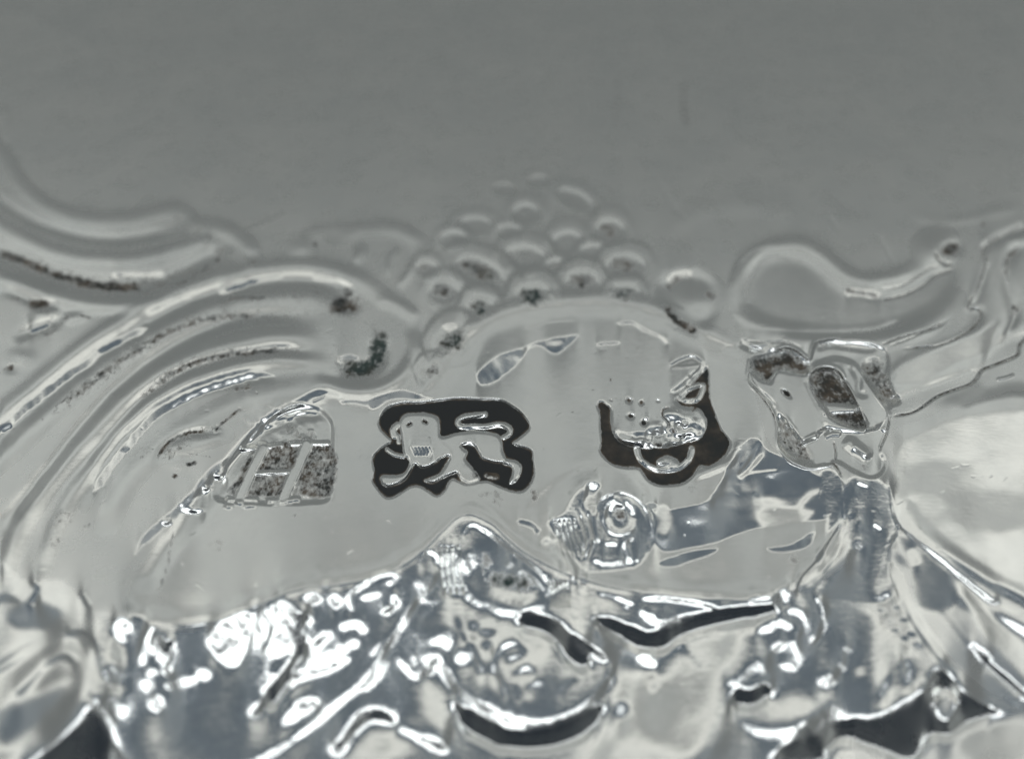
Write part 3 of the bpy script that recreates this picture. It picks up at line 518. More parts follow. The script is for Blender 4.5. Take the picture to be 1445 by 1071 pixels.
ca('J', [(440,790),(520,830),(560,960),(600,1110),(150,1110),(270,990),(380,880)], 162, 12); ca('J', [(620,900),(760,900),(900,1000),(1000,1110),(640,1110)], 72, 18)
ca('I', [(60,860),(200,830),(380,830),(420,920),(330,1020),(160,990)], 66, 18, k=.5)

# --- solve for the relief whose planes lean that way
blue_z = np.exp(-(((XX - 1060) / 110)**2 + ((YY - 700) / 75)**2)) + np.exp(-(((XX - 760) / 90)**2 + ((YY - 490) / 28)**2))
E += A * np.clip(blue_z, 0, 1) * (7 * noise(7, 85, .14, 1) + 5 * noise(4, 86, .3, 1))
white = ss((E - 98) / 10) * ss((135 - E) / 10)
E += white * (4 * noise(4.5, 81, 1.0, .7) + 4 * noise(11, 82)) + A * (3.0 * noise(30, 83) + 1.6 * noise(10, 84))
E = blur(np.interp(E, [0, 67, 88, 98, 114, 130, 165], [0, 67, 84.5, 90, 119, 135, 154]), .9, .9)
soft = ss((YY - EB[None, :] - 5) / 70) * .75                       # the near relief is worn rounder
E = E * (1 - soft) + blur(E, 3.0, 3.2) * soft
# hollows end in a crease, without a second lit edge on the viewer's side
above = E.copy()
for k_ in range(1, 11): above[k_:] = np.maximum(above[k_:], E[:-k_])
crease = (E > 72) & (E < 137) & (above > 140) & (np.gradient(E, axis=0) < -.3) & (YY > 700)
E[crease] = 58
E = blur(E, .55, .8)
WEAR = np.clip(blur(ss((E - 100) / 8) * ss((138 - E) / 8) * A, 2.0, 2.0), 0, 1)
E += WEAR * (8 * noise(2.8, 87, 1.0, .6) + 6 * noise(5, 88, .8, 1))
tl = np.radians(np.clip((E - DEP) / 2, -24, 56)); kk = 1 / np.sin(np.radians(DEP)) * np.hypot(1, (YY - IH / 2) / FPX)
LEAN = kk * np.tan(tl) / (1 + np.tan(tl) / np.tan(np.radians(DEP)))
gx, gy = np.arange(-300, 1746, 1.3), np.arange(-60, 1331, 1.3)
def resample(F, x0, y0, x1, y1):
    def mat(v, w):
        i = np.clip(np.searchsorted(v, w) - 1, 0, len(v) - 2); return i, np.clip((w - v[i]) / (v[i+1] - v[i]), 0, 1)
    i, f = mat(y0, y1); F = F[i] * (1 - f)[:, None] + F[i+1] * f[:, None]
    i, f = mat(x0, x1); return F[:, i] * (1 - f) + F[:, i+1] * f
ky = np.fft.fftfreq(len(gy), 1.3)[:, None] * 2 * np.pi; kx = np.fft.rfftfreq(len(gx), 1.3)[None, :] * 2 * np.pi
DENS = [ky**2 + .8 * kx**2 + (1 / 260)**2] * 6 + [ky**2 + .25 * kx**2 + (1 / 6)**2] * 2      # broad forms, then fine ones
fade = (ss((YY + 40) / 120) * ss((1320 - YY) / 120) * ss((XX + 280) / 150) * ss((1730 - XX) / 150))
GOAL = A * LEAN - (1 - A) * np.gradient(H, ys, axis=0)
for den in DENS:
    g = -fade * (GOAL + np.gradient(H, ys, axis=0))
    gg = resample(g, xs, ys, gx, gy)
    H += resample(np.fft.irfft2(-1j * ky * np.fft.rfft2(gg) / den, s=gg.shape), gx, gy, xs, ys) * fade

dirt([(692,692),(712,715)], 8, .35); dirt([(752,690),(757,708)], 5, .5); dirt(Z('F', [(620,470),(720,440)]), 8, .3)

# fine parallel tool lines cut through the bright facets
for X in (972, 1000, 1030, 1062): stroke(Z('K', [(X,-10),(X+2,90),(X+10,160),(X+26,245)]), 3.0, -3.0, ta=.12, tb=.2)
for X in (640, 662, 684, 706, 728): stroke(Z('F', [(X-24,635),(X,700),(X-8,780)]), 2.6, -2.6, ta=.12, tb=.2)
for X in (652, 676, 700, 726, 752): stroke(Z('F', [(X,325),(X+10,380),(X+36,450),(X+50,520)]), 2.5, -2.2, ta=.12, tb=.2)
for X in (800, 836): stroke(Z('F', [(X-20,300),(X,380),(X+8,450),(X-20,530)]), 2.5, -1.8, ta=.2, tb=.2)
RELIEF = .46                                    # the stamps are shallow
# ================================================================== hallmark: walking lion in a shaped shield
m_lion = part('hallmark', None, 'stamp of a walking lion in a black shaped shield'); g_lion = part('lion', m_lion)
LS = Z('A', [(246,515),(262,470),(312,425),(400,402),(600,388),(700,374),(860,376),(1010,386),(1090,424),(1150,472),(1190,545),(1150,590),(1084,648),(1140,674),(1198,702),(1206,760),(1216,830),(1200,890),(1150,945),(1080,945),(1010,918),(940,888),(880,890),(790,905),(700,868),(655,940),(606,975),(560,945),(500,912),(430,920),(350,975),(290,980),(240,930),(206,880),(216,830),(210,745),(250,692),(330,640),(300,600),(258,555)])
slr, fr = plateau(LS, 0, 4.0, lab=m_lion, tar=1.3, te=3.0)
fig = np.zeros((NY, NX))
def raised(P, e=4.2, smooth=True):
    s, d = sdf(P, e * 2 + 4, smooth, 2.5); q = ss(d / e * .5 + .5); fig[s] = np.maximum(fig[s], q)
def raised_line(P, w, k=1.0, e=3.4):
    Q = spline(P, step=2.5); s, D, U, G = dist(Q, w + e * 2); fig[s] = np.maximum(fig[s], k * ss((w - D) / e * .5 + .5))
raised(Z('A', [(374,530),(390,485),(440,464),(520,460),(590,472),(622,510),(634,605),(720,590),(820,574),(920,574),(995,596),(1016,640),(1022,700),(1050,760),(1000,770),(900,748),(878,718),(850,672),(800,660),(765,668),(800,705),(790,750),(820,790),(866,850),(870,885),(800,905),(750,870),(735,838),(690,845),(640,870),(580,895),(532,882),(560,868),(620,840),(660,790),(690,735),(640,742),(600,770),(520,798),(480,775),(462,795),(420,862),(360,900),(290,914),(258,885),(262,852),(340,850),(410,830),(440,780),(428,740),(402,710),(388,600)]))
raised(Z('A', [(1040,750),(1110,766),(1138,795),(1132,845),(1100,895),(1066,908),(1078,860),(1082,805),(1030,780)]))
raised_line(Z('A', [(1030,612),(1066,585),(1062,548),(1000,530),(900,542),(800,550),(750,535),(740,505),(775,484),(860,474),(905,467)]), 3.6)
raised_line(Z('A', [(345,600),(335,560),(362,535)]), 5, .8); raised_line(Z('A', [(300,690),(340,715),(400,728)]), 3, .8); raised_line(Z('A', [(370,640),(365,600)]), 4, .6)
raised_line(Z('A', [(920,855),(980,860)]), 4, .6)
s = box(515, 560, 765, 710)
H[slr] -= RELIEF * 6.5 * fr * (1 - fig[slr]); L[s][fig[s] > .55] = g_lion; T[s] = np.where(fig[s] > .1, T[s] * (1 - ss(fig[s] * 1.5)), T[s])
dirt(Z('A', [(850,780),(930,820),(1030,830)]), 12, .8); dirt(Z('A', [(830,800),(880,870)]), 9, .5)
for c in ((445,527),(432,535),(530,510),(545,516)): (x, y), = Z('A', [c]); blob(x, y, 4.2, 3.8, -4.5, tar=1.2, tr=.6)
stroke(Z('A', [(372,520),(376,600),(395,680)]), 2.4, -1.6, tar=.4, tw=1.4)
for i in (): stroke(Z('A', [(455+i*22,650),(462+i*20,690),(470+i*17,740)]), 1.7, 2.0, ta=.1, tb=.1)
blob(*Z('A', [(800,850)])[0], 18, 18, 1.5)

# ================================================================== hallmark: leopard's head
m_leo = part('hallmark', None, "stamp of a leopard's head in a dark shield"); g_leo = part('leopard_head', m_leo)
LE = Z('B', [(288,392),(300,470),(305,560),(315,640),(306,690),(330,740),(400,788),(480,794),(550,802),(590,860),(650,898),(740,910),(810,900),(870,858),(900,810),(930,784),(985,795),(1050,752),(1098,690),(1110,640),(1060,570),(1020,480),(985,370),(976,250),(968,165),(945,165),(880,250),(820,312),(770,372),(600,350),(420,360)])
slr, fr = plateau(LE, 0, 4.0, lab=m_leo, tar=1.16, te=3.0)
fig[:] = 0
raised(Z('B', [(270,330),(330,400),(365,440),(375,560),(400,610),(450,650),(520,672),(600,684),(640,672),(700,676),(760,664),(820,645),(870,632),(920,620),(958,570),(966,510),(935,450),(900,432),(820,420),(775,385),(770,320),(500,310)]), 4.5)
raised_line(Z('B', [(532,690),(550,740),(600,786),(660,812),(740,814),(810,788),(858,740),(874,680)]), 4.2, .85); 
raised_line(Z('B', [(800,372),(850,312),(945,286),(915,372),(880,388)]), 3.6, .8); raised_line(Z('B', [(860,275),(915,210),(958,162)]), 3.4, .9); raised_line(Z('B', [(800,372),(840,388),(900,385)]), 4, .7)
raised(Z('B', [(660,780),(680,740),(730,728),(780,750),(790,790),(730,810)]), 6)
s = box(838, 505, 1035, 690)
H[slr] -= RELIEF * 6.8 * fr * (1 - fig[slr]); L[s][fig[s] > .55] = g_leo; T[s] = np.where(fig[s] > .1, T[s] * (1 - .92 * ss(fig[s] * 1.5)), T[s])
for x, y, rx, ry, h, t in ((480,380,8,7,-3.6,.7),(562,395,6,6,-3.4,1),(665,380,5,4,-2.4,.2),(345,430,7,5,-2,.3),(490,480,9,7,-3.6,.9),(575,520,8,7,-4.0,1.0),(368,380,4,2,-1.5,.4)):
    (a, b), = Z('B', [(x, y)]); blob(a, b, rx, ry, h, rot=20, tar=t, tr=.55)
blob(*Z('B', [(748,465)])[0], 17, 12, 3.6); stroke(Z('B', [(745,420),(695,440),(690,480),(720,505),(735,540),(700,575)]), 3.0, -2.8, tar=.7, tw=1.6)
blob(*Z('B', [(655,555)])[0], 22, 13, 4.0, rot=-8); stroke(Z('B', [(600,590),(660,600),(720,580)]), 4, -2.5)
for x, y, r, h in ((790,540,9,-4),(830,530,7,3.5),(760,560,8,3),(800,590,10,3.2),(860,580,9,3),(720,640,9,3),(780,640,8,3),(820,620,6,-3),(500,630,10,2.6),(560,630,9,2.4),(450,620,9,2),(900,520,10,2.4),(920,570,10,-2.5)):
    (a, b), = Z('B', [(x, y)]); blob(a, b, r, r * .8, h)
stroke(Z('B', [(400,600),(500,640),(600,655),(640,640)]), 9, 2.8); dirt(Z('B', [(800,650),(820,710)]), 10, .7); dirt(Z('B', [(780,560),(740,580)]), 5, .5); dirt(Z('B', [(620,660),(700,650)]), 5, .6); dirt(Z('B', [(880,420),(910,440)]), 9, .7); dirt(Z('B', [(910,250),(960,250)]), 6, .6)
H[s] += (.5 * noise(4.5, 51) * fig)[s] * np.exp(-(((XX[s] - 955)/38)**2 + ((YY[s] - 612)/26)**2))
stroke(Z('B', [(735,165),(800,130),(880,108),(940,150)]), 5, -2.8, ta=.1, tb=.1); stroke(Z('B', [(730,165),(820,170),(930,160)]), 3, 1.5)
stroke(Z('B', [(750,350),(820,300),(900,200)]), 8, -2.5); H[s] += 0
dirt(Z('B', [(360,255),(372,258)]), 3, .8, 0, 0)
stroke(Z('B', [(1110,690),(1160,680),(1120,760),(1000,820),(920,850),(870,900)]), 9, 2.6)

RELIEF = .6
# ================================================================== hallmark: capital letter H
m_h = part('hallmark', None, 'stamp of a capital letter H in an arched shield'); g_h = part('letter', m_h)
HS = Z('C', [(640,575),(700,500),(780,425),(880,362),(980,335),(1100,345),(1180,400),(1205,470),(1200,560),(1196,700),(1190,860),(1150,920),(980,935),(800,935),(560,925),(470,900),(480,820),(540,720),(590,650)])
plateau(HS, -5.0, 5.0, lab=m_h)
s, d = sdf(Z('C', [(690,580),(760,560),(1190,560),(1195,880),(960,895),(560,890),(600,780),(660,690)]), 14); T[s] = np.maximum(T[s], .60 * ss((d + 3) / 8))
fig[:] = 0
raised_line(Z('C', [(765,590),(615,908)]), 7.6, 1.05, 3.4); raised_line(Z('C', [(1040,570),(890,905)]), 7.6, 1.05, 3.4); raised_line(Z('C', [(700,752),(930,742)]), 2.6, 1.0, 3)
raised_line(Z('C', [(640,594),(880,578)]), 2.6, .95, 3); raised_line(Z('C', [(940,568),(1170,560)]), 2.6, .95, 3); raised_line(Z('C', [(545,912),(720,914)]), 2.8, .95, 3); raised_line(Z('C', [(800,916),(985,912)]), 2.8, .95, 3)
s = box(300, 600, 480, 725)
H[s] += RELIEF * 5.2 * fig[s]; L[s][fig[s] > .55] = g_h; T[s] *= 1 - ss(fig[s] * 1.4)
dirt(Z('C', [(705,610),(655,720),(600,860)]), 5, .62, .2, .2); dirt(Z('C', [(985,610),(930,730)]), 5, .6, .2, .2); dirt(Z('C', [(890,790),(850,890)]), 5, .6, .2, .2); dirt(Z('C', [(810,610),(890,600)]), 6, .7); dirt(Z('C', [(900,450),(1020,520),(1100,480)]), 9, .35)
H[s] += .45 * noise(4.5, 61)[s] * (1 - fig[s]) * (T[s] > .2)
s = box(340, 560, 475, 632); H[s] += .7 * noise(5, 62)[s] * np.exp(-(((XX[s]-400)/55)**2 + ((YY[s]-598)/24)**2))
stroke(Z('C', [(680,560),(740,480),(830,390),(940,320),(1040,310)]), 4.5, 2.2, ta=.1, tb=.1); stroke(Z('C', [(700,540),(780,470),(900,420),(1000,370),(1100,380)]), 5, 2.2); stroke(Z('C', [(1070,300),(1160,265)]), 2, 1.2)
for x, y in ((330,980),(490,760),(420,840),(545,955),(660,950),(700,945),(850,935),(930,925),(160,1050),(640,600)): blob(*Z('C', [(x, y)])[0], 9, 6, 2.4)
dirt(Z('C', [(960,1015),(975,1020)]), 4, .5, 0, 0); dirt(Z('C', [(1405,1000),(1412,1003)]), 3, .6, 0, 0)
stroke(Z('C', [(1215,430),(1222,600),(1215,800),(1190,930)]), 5, 1.2)

RELIEF = .8
# ================================================================== hallmark: maker's initials in a lobed shield
m_mk = part('hallmark', None, "worn maker's stamp with two linked initials in a lobed shield"); g_mk = part('letter', m_mk, 'left initial'); g_ring = part('letter', m_mk, 'ring shaped right initial')
MS = Z('D', [(162,445),(162,380),(190,295),(270,265),(390,236),(450,256),(540,312),(580,215),(640,190),(760,190),(900,200),(1010,235),(1040,300),(1042,400),(1075,500),(1110,570),(1050,600),(1050,660),(1000,740),(1030,760),(1000,830),(990,880),(1020,940),(1000,1010),(930,1040),(820,1000),(720,940),(640,960),(560,965),(460,930),(370,860),(352,780),(348,690),(300,590),(230,510)])
plateau(MS, -4.5, 4.0, lab=m_mk)
def pit(P, h, e=4.0, t=.9, te=None): plateau(Z('D', P), h, e, tar=t * .8, te=te or 8)
pit([(195,380),(205,305),(290,275),(395,250),(460,290),(528,345),(500,385),(410,362),(335,372),(300,450),(240,410)], -4.5, t=1.0)
pit([(352,660),(400,692),(480,790),(540,880),(565,935),(480,912),(385,852),(362,780)], -3.5, 6, .65)
pit([(880,330),(980,300),(1030,400),(1075,520),(1100,570),(1010,560),(960,490),(900,420)], -3.5, 5, .75)
pit([(580,200),(650,185),(800,205),(960,225),(900,255),(700,225),(600,240)], -2.5, 5, .35)
for P, lb in (([(312,410),(345,372),(420,380),(515,400),(520,440),(580,560),(640,690),(640,740),(560,790),(490,800),(440,730),(380,650),(320,570),(220,480),(180,400),(260,440)], g_mk),):
    plateau(Z('D', P), 4.6, 4.5, lab=lb); s, d = sdf(Z('D', P), 8); T[s] *= 1 - ss(d / 3 * .5 + .5)
ring = Z('D', [(520,400),(560,345),(640,310),(720,295),(815,330),(900,430),(980,540),(1048,648),(1000,715),(900,750),(820,760),(700,740),(645,700),(590,570),(540,470)])
plateau(ring, 5.2, 5, lab=g_ring); s, d = sdf(ring, 8); T[s] *= 1 - ss(d / 3 * .5 + .5)
pit([(552,420),(590,378),(650,368),(710,392),(770,470),(830,560),(872,640),(904,700),(880,742),(800,725),(720,690),(660,640),(600,550),(560,470)], -9.5, 4.5, 1.0)
s, f = plateau(Z('D', [(620,580),(700,575),(850,600),(840,630),(700,640),(640,640)]), 5.0, 5); T[s] *= 1 - f
dirt(Z('D', [(640,620),(700,680),(700,740)]), 3, .2)
stroke(Z('D', [(530,400),(580,355),(660,342),(730,370),(770,430)]), 4.5, 2.4, lab=g_ring, ta=.05, tb=.1); stroke(Z('D', [(770,440),(830,540),(870,640),(905,730)]), 2.6, 2.0, ta=.1, tb=.05)
stroke(Z('D', [(800,330),(850,420),(860,510),(930,520)]), 8, -3.0); stroke(Z('D', [(820,330),(900,440),(1000,590),(1050,650)]), 3.4, 1.6)
(x, y), = Z('D', [(400,515)]); blob(x, y, 12, 5, -6, rot=42, tar=1.2, tr=.6)
stroke(Z('D', [(100,190),(200,240),(280,230),(330,220)]), 8, -3.5); stroke(Z('D', [(330,240),(400,215),(470,240),(540,300)]), 3.4, 3.0, ta=.05, tb=.05); stroke(Z('D', [(545,300),(560,215),(610,180),(740,160)]), 3.4, 3.0, ta=.05, tb=.15)
stroke(Z('D', [(100,180),(250,195),(400,195),(520,240)]), 3, -1.4, tar=.4, tw=1.3)
stroke(Z('D', [(165,300),(160,440),(230,520),(300,600),(345,700),(350,830),(420,930),(520,975),(620,970),(710,945)]), 3.6, 2.6, ta=.02, tb=.02)
stroke(Z('D', [(160,450),(250,550),(320,650),(340,760)]), 1.8, -1.6, tar=.7, tw=1.2)
stroke(Z('D', [(470,840),(540,800),(610,770)]), 6, 3.2); stroke(Z('D', [(640,790),(690,770),(750,775)]), 6, 2.8); stroke(Z('D', [(600,750),(650,740),(700,745)]), 2, -1.6, tar=.5, tw=1.2)
stroke(Z('D', [(760,800),(850,870),(920,930)]), 13, 4.0); stroke(Z('D', [(700,810),(710,900),(700,950)]), 2, -1.8, tar=.7, tw=1.3); stroke(Z('D', [(890,740),(980,735)]), 2.5, 2.2)
stroke(Z('D', [(1050,650),(1040,740),(1000,830),(990,890)]), 2, -2, tar=.7, tw=1.2); dirt(Z('D', [(870,950),(920,1000)]), 5, .4)
stroke(Z('D', [(300,570),(360,640),(430,720),(480,770)]), 7, 2.4); stroke(Z('D', [(640,960),(700,950),(750,1040)]), 3, -2.5, tar=.7, tw=1.4)
for x, y in ((320,290),(400,280),(430,310),(470,320),(500,330),(360,300),(440,290)): blob(*Z('D', [(x, y)])[0], 4.5, 3.5, 2.6)
for i in range(5): blob(*Z('D', [(985 + i*20, 370 + i*40)])[0], 4, 4, 2.2)
stroke([(1250,490),(1290,475),(1340,450)], 2, -1.2, tar=.4, tw=1.1)

RELIEF = .45
dirt([(966,112),(965,150),(971,186)], 2.6, .55, .2, .2); dirt([(873,105),(870,145),(868,175)], 3, .42, .2, .2)
# scratches and dents on the plain field
for P in ([(967,112),(965,150),(971,186)], [(873,105),(870,145),(868,175)], [(925,250),(950,290),(972,318)], [(810,150),(812,140)], [(1240,330),(1260,372)], [(1170,305),(1188,330)]):
    stroke(P, 3.5, -1.1, ta=.3, tb=.3)
stroke([(930,345),(980,300),(1060,290),(1130,300)], 22, 1.4); stroke([(1280,300),(1340,312),(1445,290)], 12, 1.2)
stroke([(-60,40),(20,20),(60,30),(110,60),(140,80)], 14, 2.4); stroke([(0,150),(10,180),(5,200)], 14, 2.0); stroke([(50,0),(90,50),(120,75),(90,100),(20,100)], 10, -1.5)
for i in range(110):
    x, y = rng.uniform(0, 1445), rng.uniform(420, 860); a = rng.normal(-.5, .5); l = rng.uniform(4, 16)
    stroke([(x, y), (x + l * math.cos(a), y + l * math.sin(a))], 1.5, rng.choice([-1, -.8, .5]) * .7, ta=.3, tb=.3)
for i in range(34):
    x, y = rng.uniform(200, 1200), rng.uniform(440, 860); blob(x, y, 2.4, 2, -1.0, tar=rng.choice([0, .6]), tr=.6)

# ================================================================== mesh: lift every point to its relief height along the line of sight it was traced on
p = R(PITCH)
dx = (XX - IW / 2) / FPX; dy = (IH / 2 - YY) / FPX
rx, ry, rz = dx, math.cos(p) + dy * math.sin(p), -math.sin(p) + dy * math.cos(p)
UNIT = 0.00152
hz = H * UNIT
t = (hz - CAM_H) / rz
PTS = np.stack([rx * t, ry * t, hz], -1)
du = np.gradient(PTS, axis=1); dv = np.gradient(PTS, axis=0)
NRM = np.cross(du, -dv); NRM /= np.linalg.norm(NRM, axis=-1, keepdims=True) + 1e-12

# ------------------------------------------------------------------ materials
def silver(name, strength, rough):
    m = bpy.data.materials.new(name); m.use_nodes = True; nt = m.node_tree; N = nt.nodes; K = nt.links
    b = N['Principled BSDF']
    tc = N.new('ShaderNodeTexCoord')
    at = N.new('ShaderNodeAttribute'); at.attribute_name = 'tarnish'
    def nz(scale, det, rough=.6, sx=1, sy=1, rot=0):
        mp = N.new('ShaderNodeMapping'); mp.inputs['Scale'].default_value = (sx, sy, 1); mp.inputs['Rotation'].default_value = (0, 0, rot)
        K.new(tc.outputs['Object'], mp.inputs[0])
        n = N.new('ShaderNodeTexNoise'); n.inputs['Scale'].default_value = scale; n.inputs['Detail'].default_value = det; n.inputs['Roughness'].default_value = rough
        K.new(mp.outputs[0], n.inputs['Vector']); return n
    def math_(op, a, c, cl=False):
        n = N.new('ShaderNodeMath'); n.operation = op; n.use_clamp = cl
        for i, v in enumerate((a, c)):
            if isinstance(v, (int, float)): n.inputs[i].default_value = v
            else: K.new(v, n.inputs[i])
        return n.outputs[0]
    def ramp(fac, stops):
        n = N.new('ShaderNodeValToRGB'); e = n.color_ramp.elements
        while len(e) < len(stops): e.new(.5)
        for q, (pos, c) in zip(e, stops): q.position = pos; q.color = (*c, 1)
        K.new(fac, n.inputs[0]); return n.outputs[0]
    # dirt breaks up into streaks and specks
    n1 = nz(150, 5, .75, 1, .55, R(35)); n2 = nz(52, 4)
    v = math_('ADD', math_('MULTIPLY', n1.outputs[0], .55), math_('MULTIPLY', n2.outputs[0], .45))
    v = math_('SUBTRACT', math_('ADD', math_('MULTIPLY', at.outputs['Fac'], 1.3), math_('MULTIPLY', v, 3.4)), 2.03)
    fac = math_('MULTIPLY', math_('MULTIPLY', v, 1.5, True), math_('MULTIPLY', at.outputs['Fac'], 4.0, True))
    fac = math_('MAXIMUM', fac, math_('MULTIPLY', math_('SUBTRACT', at.outputs['Fac'], .85), 4.0, True))
    fac = math_('MULTIPLY', fac, .96)
    n3 = nz(22, 4)
    dirtc = ramp(n3.outputs[0], [(.36, (.014, .018, .017)), (.46, (.032, .029, .022)), (.55, (.072, .053, .035)), (.68, (.15, .118, .085))])
    gr = N.new('ShaderNodeAttribute'); gr.attribute_name = 'verdigris'; gm = N.new('ShaderNodeMix'); gm.data_type = 'RGBA'; gm.inputs[7].default_value = (.018, .050, .046, 1); K.new(math_('MULTIPLY', gr.outputs['Fac'], .8), gm.inputs[0]); K.new(dirtc, gm.inputs[6]); dirtc = gm.outputs[2]
    deep = N.new('ShaderNodeMix'); deep.data_type = 'RGBA'; deep.inputs[7].default_value = (.007, .009, .011, 1); K.new(math_('MULTIPLY', math_('SUBTRACT', at.outputs['Fac'], 1.02), 4.0, True), deep.inputs[0]); K.new(dirtc, deep.inputs[6]); dirtc = deep.outputs[2]
    n4 = nz(5, 5); silc = ramp(n4.outputs[0], [(.3, (.83, .84, .82)), (.7, (.90, .90, .87))])
    mix = N.new('ShaderNodeMix'); mix.data_type = 'RGBA'
    K.new(fac, mix.inputs[0]); K.new(silc, mix.inputs[6]); K.new(dirtc, mix.inputs[7]); K.new(mix.outputs[2], b.inputs['Base Color'])
    K.new(math_('SUBTRACT', 1.0, math_('MULTIPLY', fac, .75)), b.inputs['Metallic'])
    K.new(math_('SUBTRACT', .5, math_('MULTIPLY', fac, .3)), b.inputs['Specular IOR Level'])
    n5 = nz(14, 6, .65); r0 = math_('ADD', math_('MULTIPLY', n5.outputs[0], .10), rough - .05)
    K.new(math_('ADD', r0, math_('MULTIPLY', fac, .22), True), b.inputs['Roughness'])
    # fine polishing lines and grain
    g1 = nz(260, 3, .6, 1, .16, R(8)); g2 = nz(150, 4, .6, .3, 1, R(-20)); g3 = nz(60, 3)
    hsum = math_('ADD', math_('ADD', math_('MULTIPLY', g1.outputs[0], .35), math_('MULTIPLY', g2.outputs[0], .4)), math_('MULTIPLY', g3.outputs[0], .5))
    hsum = math_('ADD', hsum, math_('MULTIPLY', fac, math_('MULTIPLY', n1.outputs[0], 1.6)))
    wr = N.new('ShaderNodeAttribute'); wr.attribute_name = 'wear'
    s1 = nz(330, 3, .7, 1, .22, R(12)); s2 = nz(300, 2, .6, 1, .3, R(-48)); s3 = nz(210, 3, .6)
    hsum = math_('ADD', hsum, math_('MULTIPLY', wr.outputs['Fac'], math_('ADD', math_('ADD', math_('MULTIPLY', s1.outputs[0], .55), math_('MULTIPLY', s2.outputs[0], .3)), math_('MULTIPLY', s3.outputs[0], .4))))
    bp = N.new('ShaderNodeBump'); bp.inputs['Strength'].default_value = strength; bp.inputs['Distance'].default_value = .0016
    K.new(hsum, bp.inputs['Height']); K.new(bp.outputs[0], b.inputs['Normal'])
    return m
SILVER, STRIATED, DULL = silver('old_silver', .16, .235), silver('scratched_bright_silver', .5, .225), silver('dull_silver', .12, .28)

# ------------------------------------------------------------------ the tray and its parts
tray = bpy.data.objects.new('silver_tray', None); S.collection.objects.link(tray)
tray['label'] = 'old silver tray chased with scrolls and grapes and stamped with four hallmarks'; tray['category'] = 'silver tray'
Lf = L[:-1, :-1].copy()
jj, ii = np.mgrid[0:NY-1, 0:NX-1]
q = np.stack([jj*NX+ii, (jj+1)*NX+ii, (jj+1)*NX+ii+1, jj*NX+ii+1], -1)
V = sum(np.exp(-(((XX - x) / r)**2 + ((YY - y) / r)**2)) for x, y, r in ((752, 416, 22), (512, 512, 26), (536, 486, 20), (642, 478, 18), (682, 436, 14), (880, 412, 14), (705, 392, 20), (720, 815, 30), (600, 392, 10)))
flatW = WEAR.reshape(-1)
flatP, flatN, flatT, flatV = PTS.reshape(-1, 3), NRM.reshape(-1, 3), T.reshape(-1), np.clip(V, 0, 1).reshape(-1)
def islands(mask):
    """separate patches of one kind, found run by run"""
    up = []; rows = []
    def root(a):
        while up[a] != a: up[a] = up[up[a]]; a = up[a]
        return a
    prev = []
    for j in range(mask.shape[0]):
        d = np.diff(np.concatenate([[0], mask[j].astype(np.int8), [0]])); st, en = np.flatnonzero(d == 1), np.flatnonzero(d == -1); cur = []
        for a, b in zip(st, en):
            k = len(up); up.append(k); cur.append((a, b, k)); rows.append((j, a, b, k))
            for pa, pb, pk in prev:
                if pa < b and a < pb: up[root(pk)] = root(k)
        prev = cur
    out = {}
    for j, a, b, k in rows: out.setdefault(root(k), []).append((j, a, b))
    return list(out.values())
for i in range(1, len(PARTS)):                      # every separate lock, curl, grape or stroke is a piece of its own
    m = Lf == i
    if not m.any(): continue
    isl = sorted(islands(m), key=lambda r: -sum(b - a for _, a, b in r))
    nm, par, lab = PARTS[i]
    for n, r in enumerate(isl):
        if n == 0: continue
        big = sum(b - a for _, a, b in r) > 90 and nm not in ('lion', 'leopard_head', 'letter', 'hallmark')
        new = part(nm, par, None) if big else (i if nm in ('lion', 'leopard_head', 'letter', 'hallmark') else par if par else 0)
        for j, a, b in r: Lf[j, a:b] = new
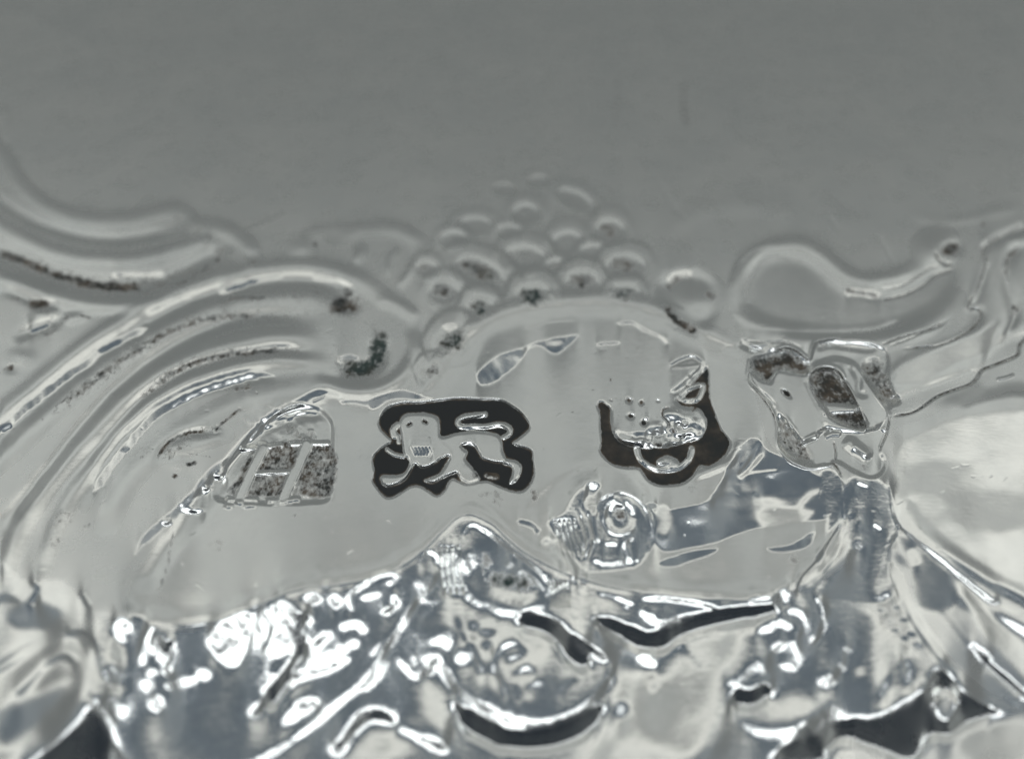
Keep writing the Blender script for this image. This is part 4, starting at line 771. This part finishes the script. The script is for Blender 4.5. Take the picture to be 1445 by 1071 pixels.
def sheet(name, quads, mat):
    idx, inv = np.unique(quads.reshape(-1), return_inverse=True)
    co = flatP[idx].astype(np.float32); n = len(quads)
    me = bpy.data.meshes.new(name)
    me.vertices.add(len(co)); me.vertices.foreach_set('co', co.ravel())
    me.loops.add(n * 4); me.loops.foreach_set('vertex_index', inv.astype(np.int32).ravel())
    me.polygons.add(n); me.polygons.foreach_set('loop_start', np.arange(0, n * 4, 4, dtype=np.int32))
    me.polygons.foreach_set('use_smooth', np.ones(n, bool))
    me.update(calc_edges=True)
    a = me.attributes.new('tarnish', 'FLOAT', 'POINT'); a.data.foreach_set('value', np.clip(flatT[idx], 0, 1.5).astype(np.float32))
    a = me.attributes.new('verdigris', 'FLOAT', 'POINT'); a.data.foreach_set('value', flatV[idx].astype(np.float32))
    a = me.attributes.new('wear', 'FLOAT', 'POINT'); a.data.foreach_set('value', flatW[idx].astype(np.float32))
    me.normals_split_custom_set_from_vertices(flatN[idx].astype(np.float32))
    me.materials.append(mat)
    return me
GLOSSY = {'chased_mask', 'brow', 'eye_hollow', 'lip', 'hair_lock', 'curl', 'boss', 'strap'}
objs = {}
for i, (nm, par, lab) in enumerate(PARTS):
    qq = q[Lf == i]
    if not len(qq): print('EMPTY PART', nm, lab); continue
    o = bpy.data.objects.new(nm, sheet(nm, qq, STRIATED if nm in GLOSSY else DULL if i == 0 else SILVER)); S.collection.objects.link(o)
    o.parent = objs[par] if par is not None and par in objs else tray
    if lab: o['label'] = lab
    objs[i] = o
# the tray's underside and edge wall, out of sight
ring_i = np.concatenate([np.arange(NX), np.arange(1, NY) * NX + NX - 1, (NY-1) * NX + np.arange(NX - 2, -1, -1), np.arange(NY - 2, 0, -1) * NX])[::4]
top = flatP[ring_i]; bot = top.copy(); bot[:, 2] = -.75; n = len(top)
me = bpy.data.meshes.new('underside')
me.from_pydata(np.vstack([top, bot]).tolist(), [], [(k, n + k, n + (k+1) % n, (k+1) % n) for k in range(n)] + [tuple(range(n, 2*n))])
me.materials.append(SILVER)
o = bpy.data.objects.new('underside', me); S.collection.objects.link(o); o.parent = tray
print('verts', NX, NY, NX * NY)
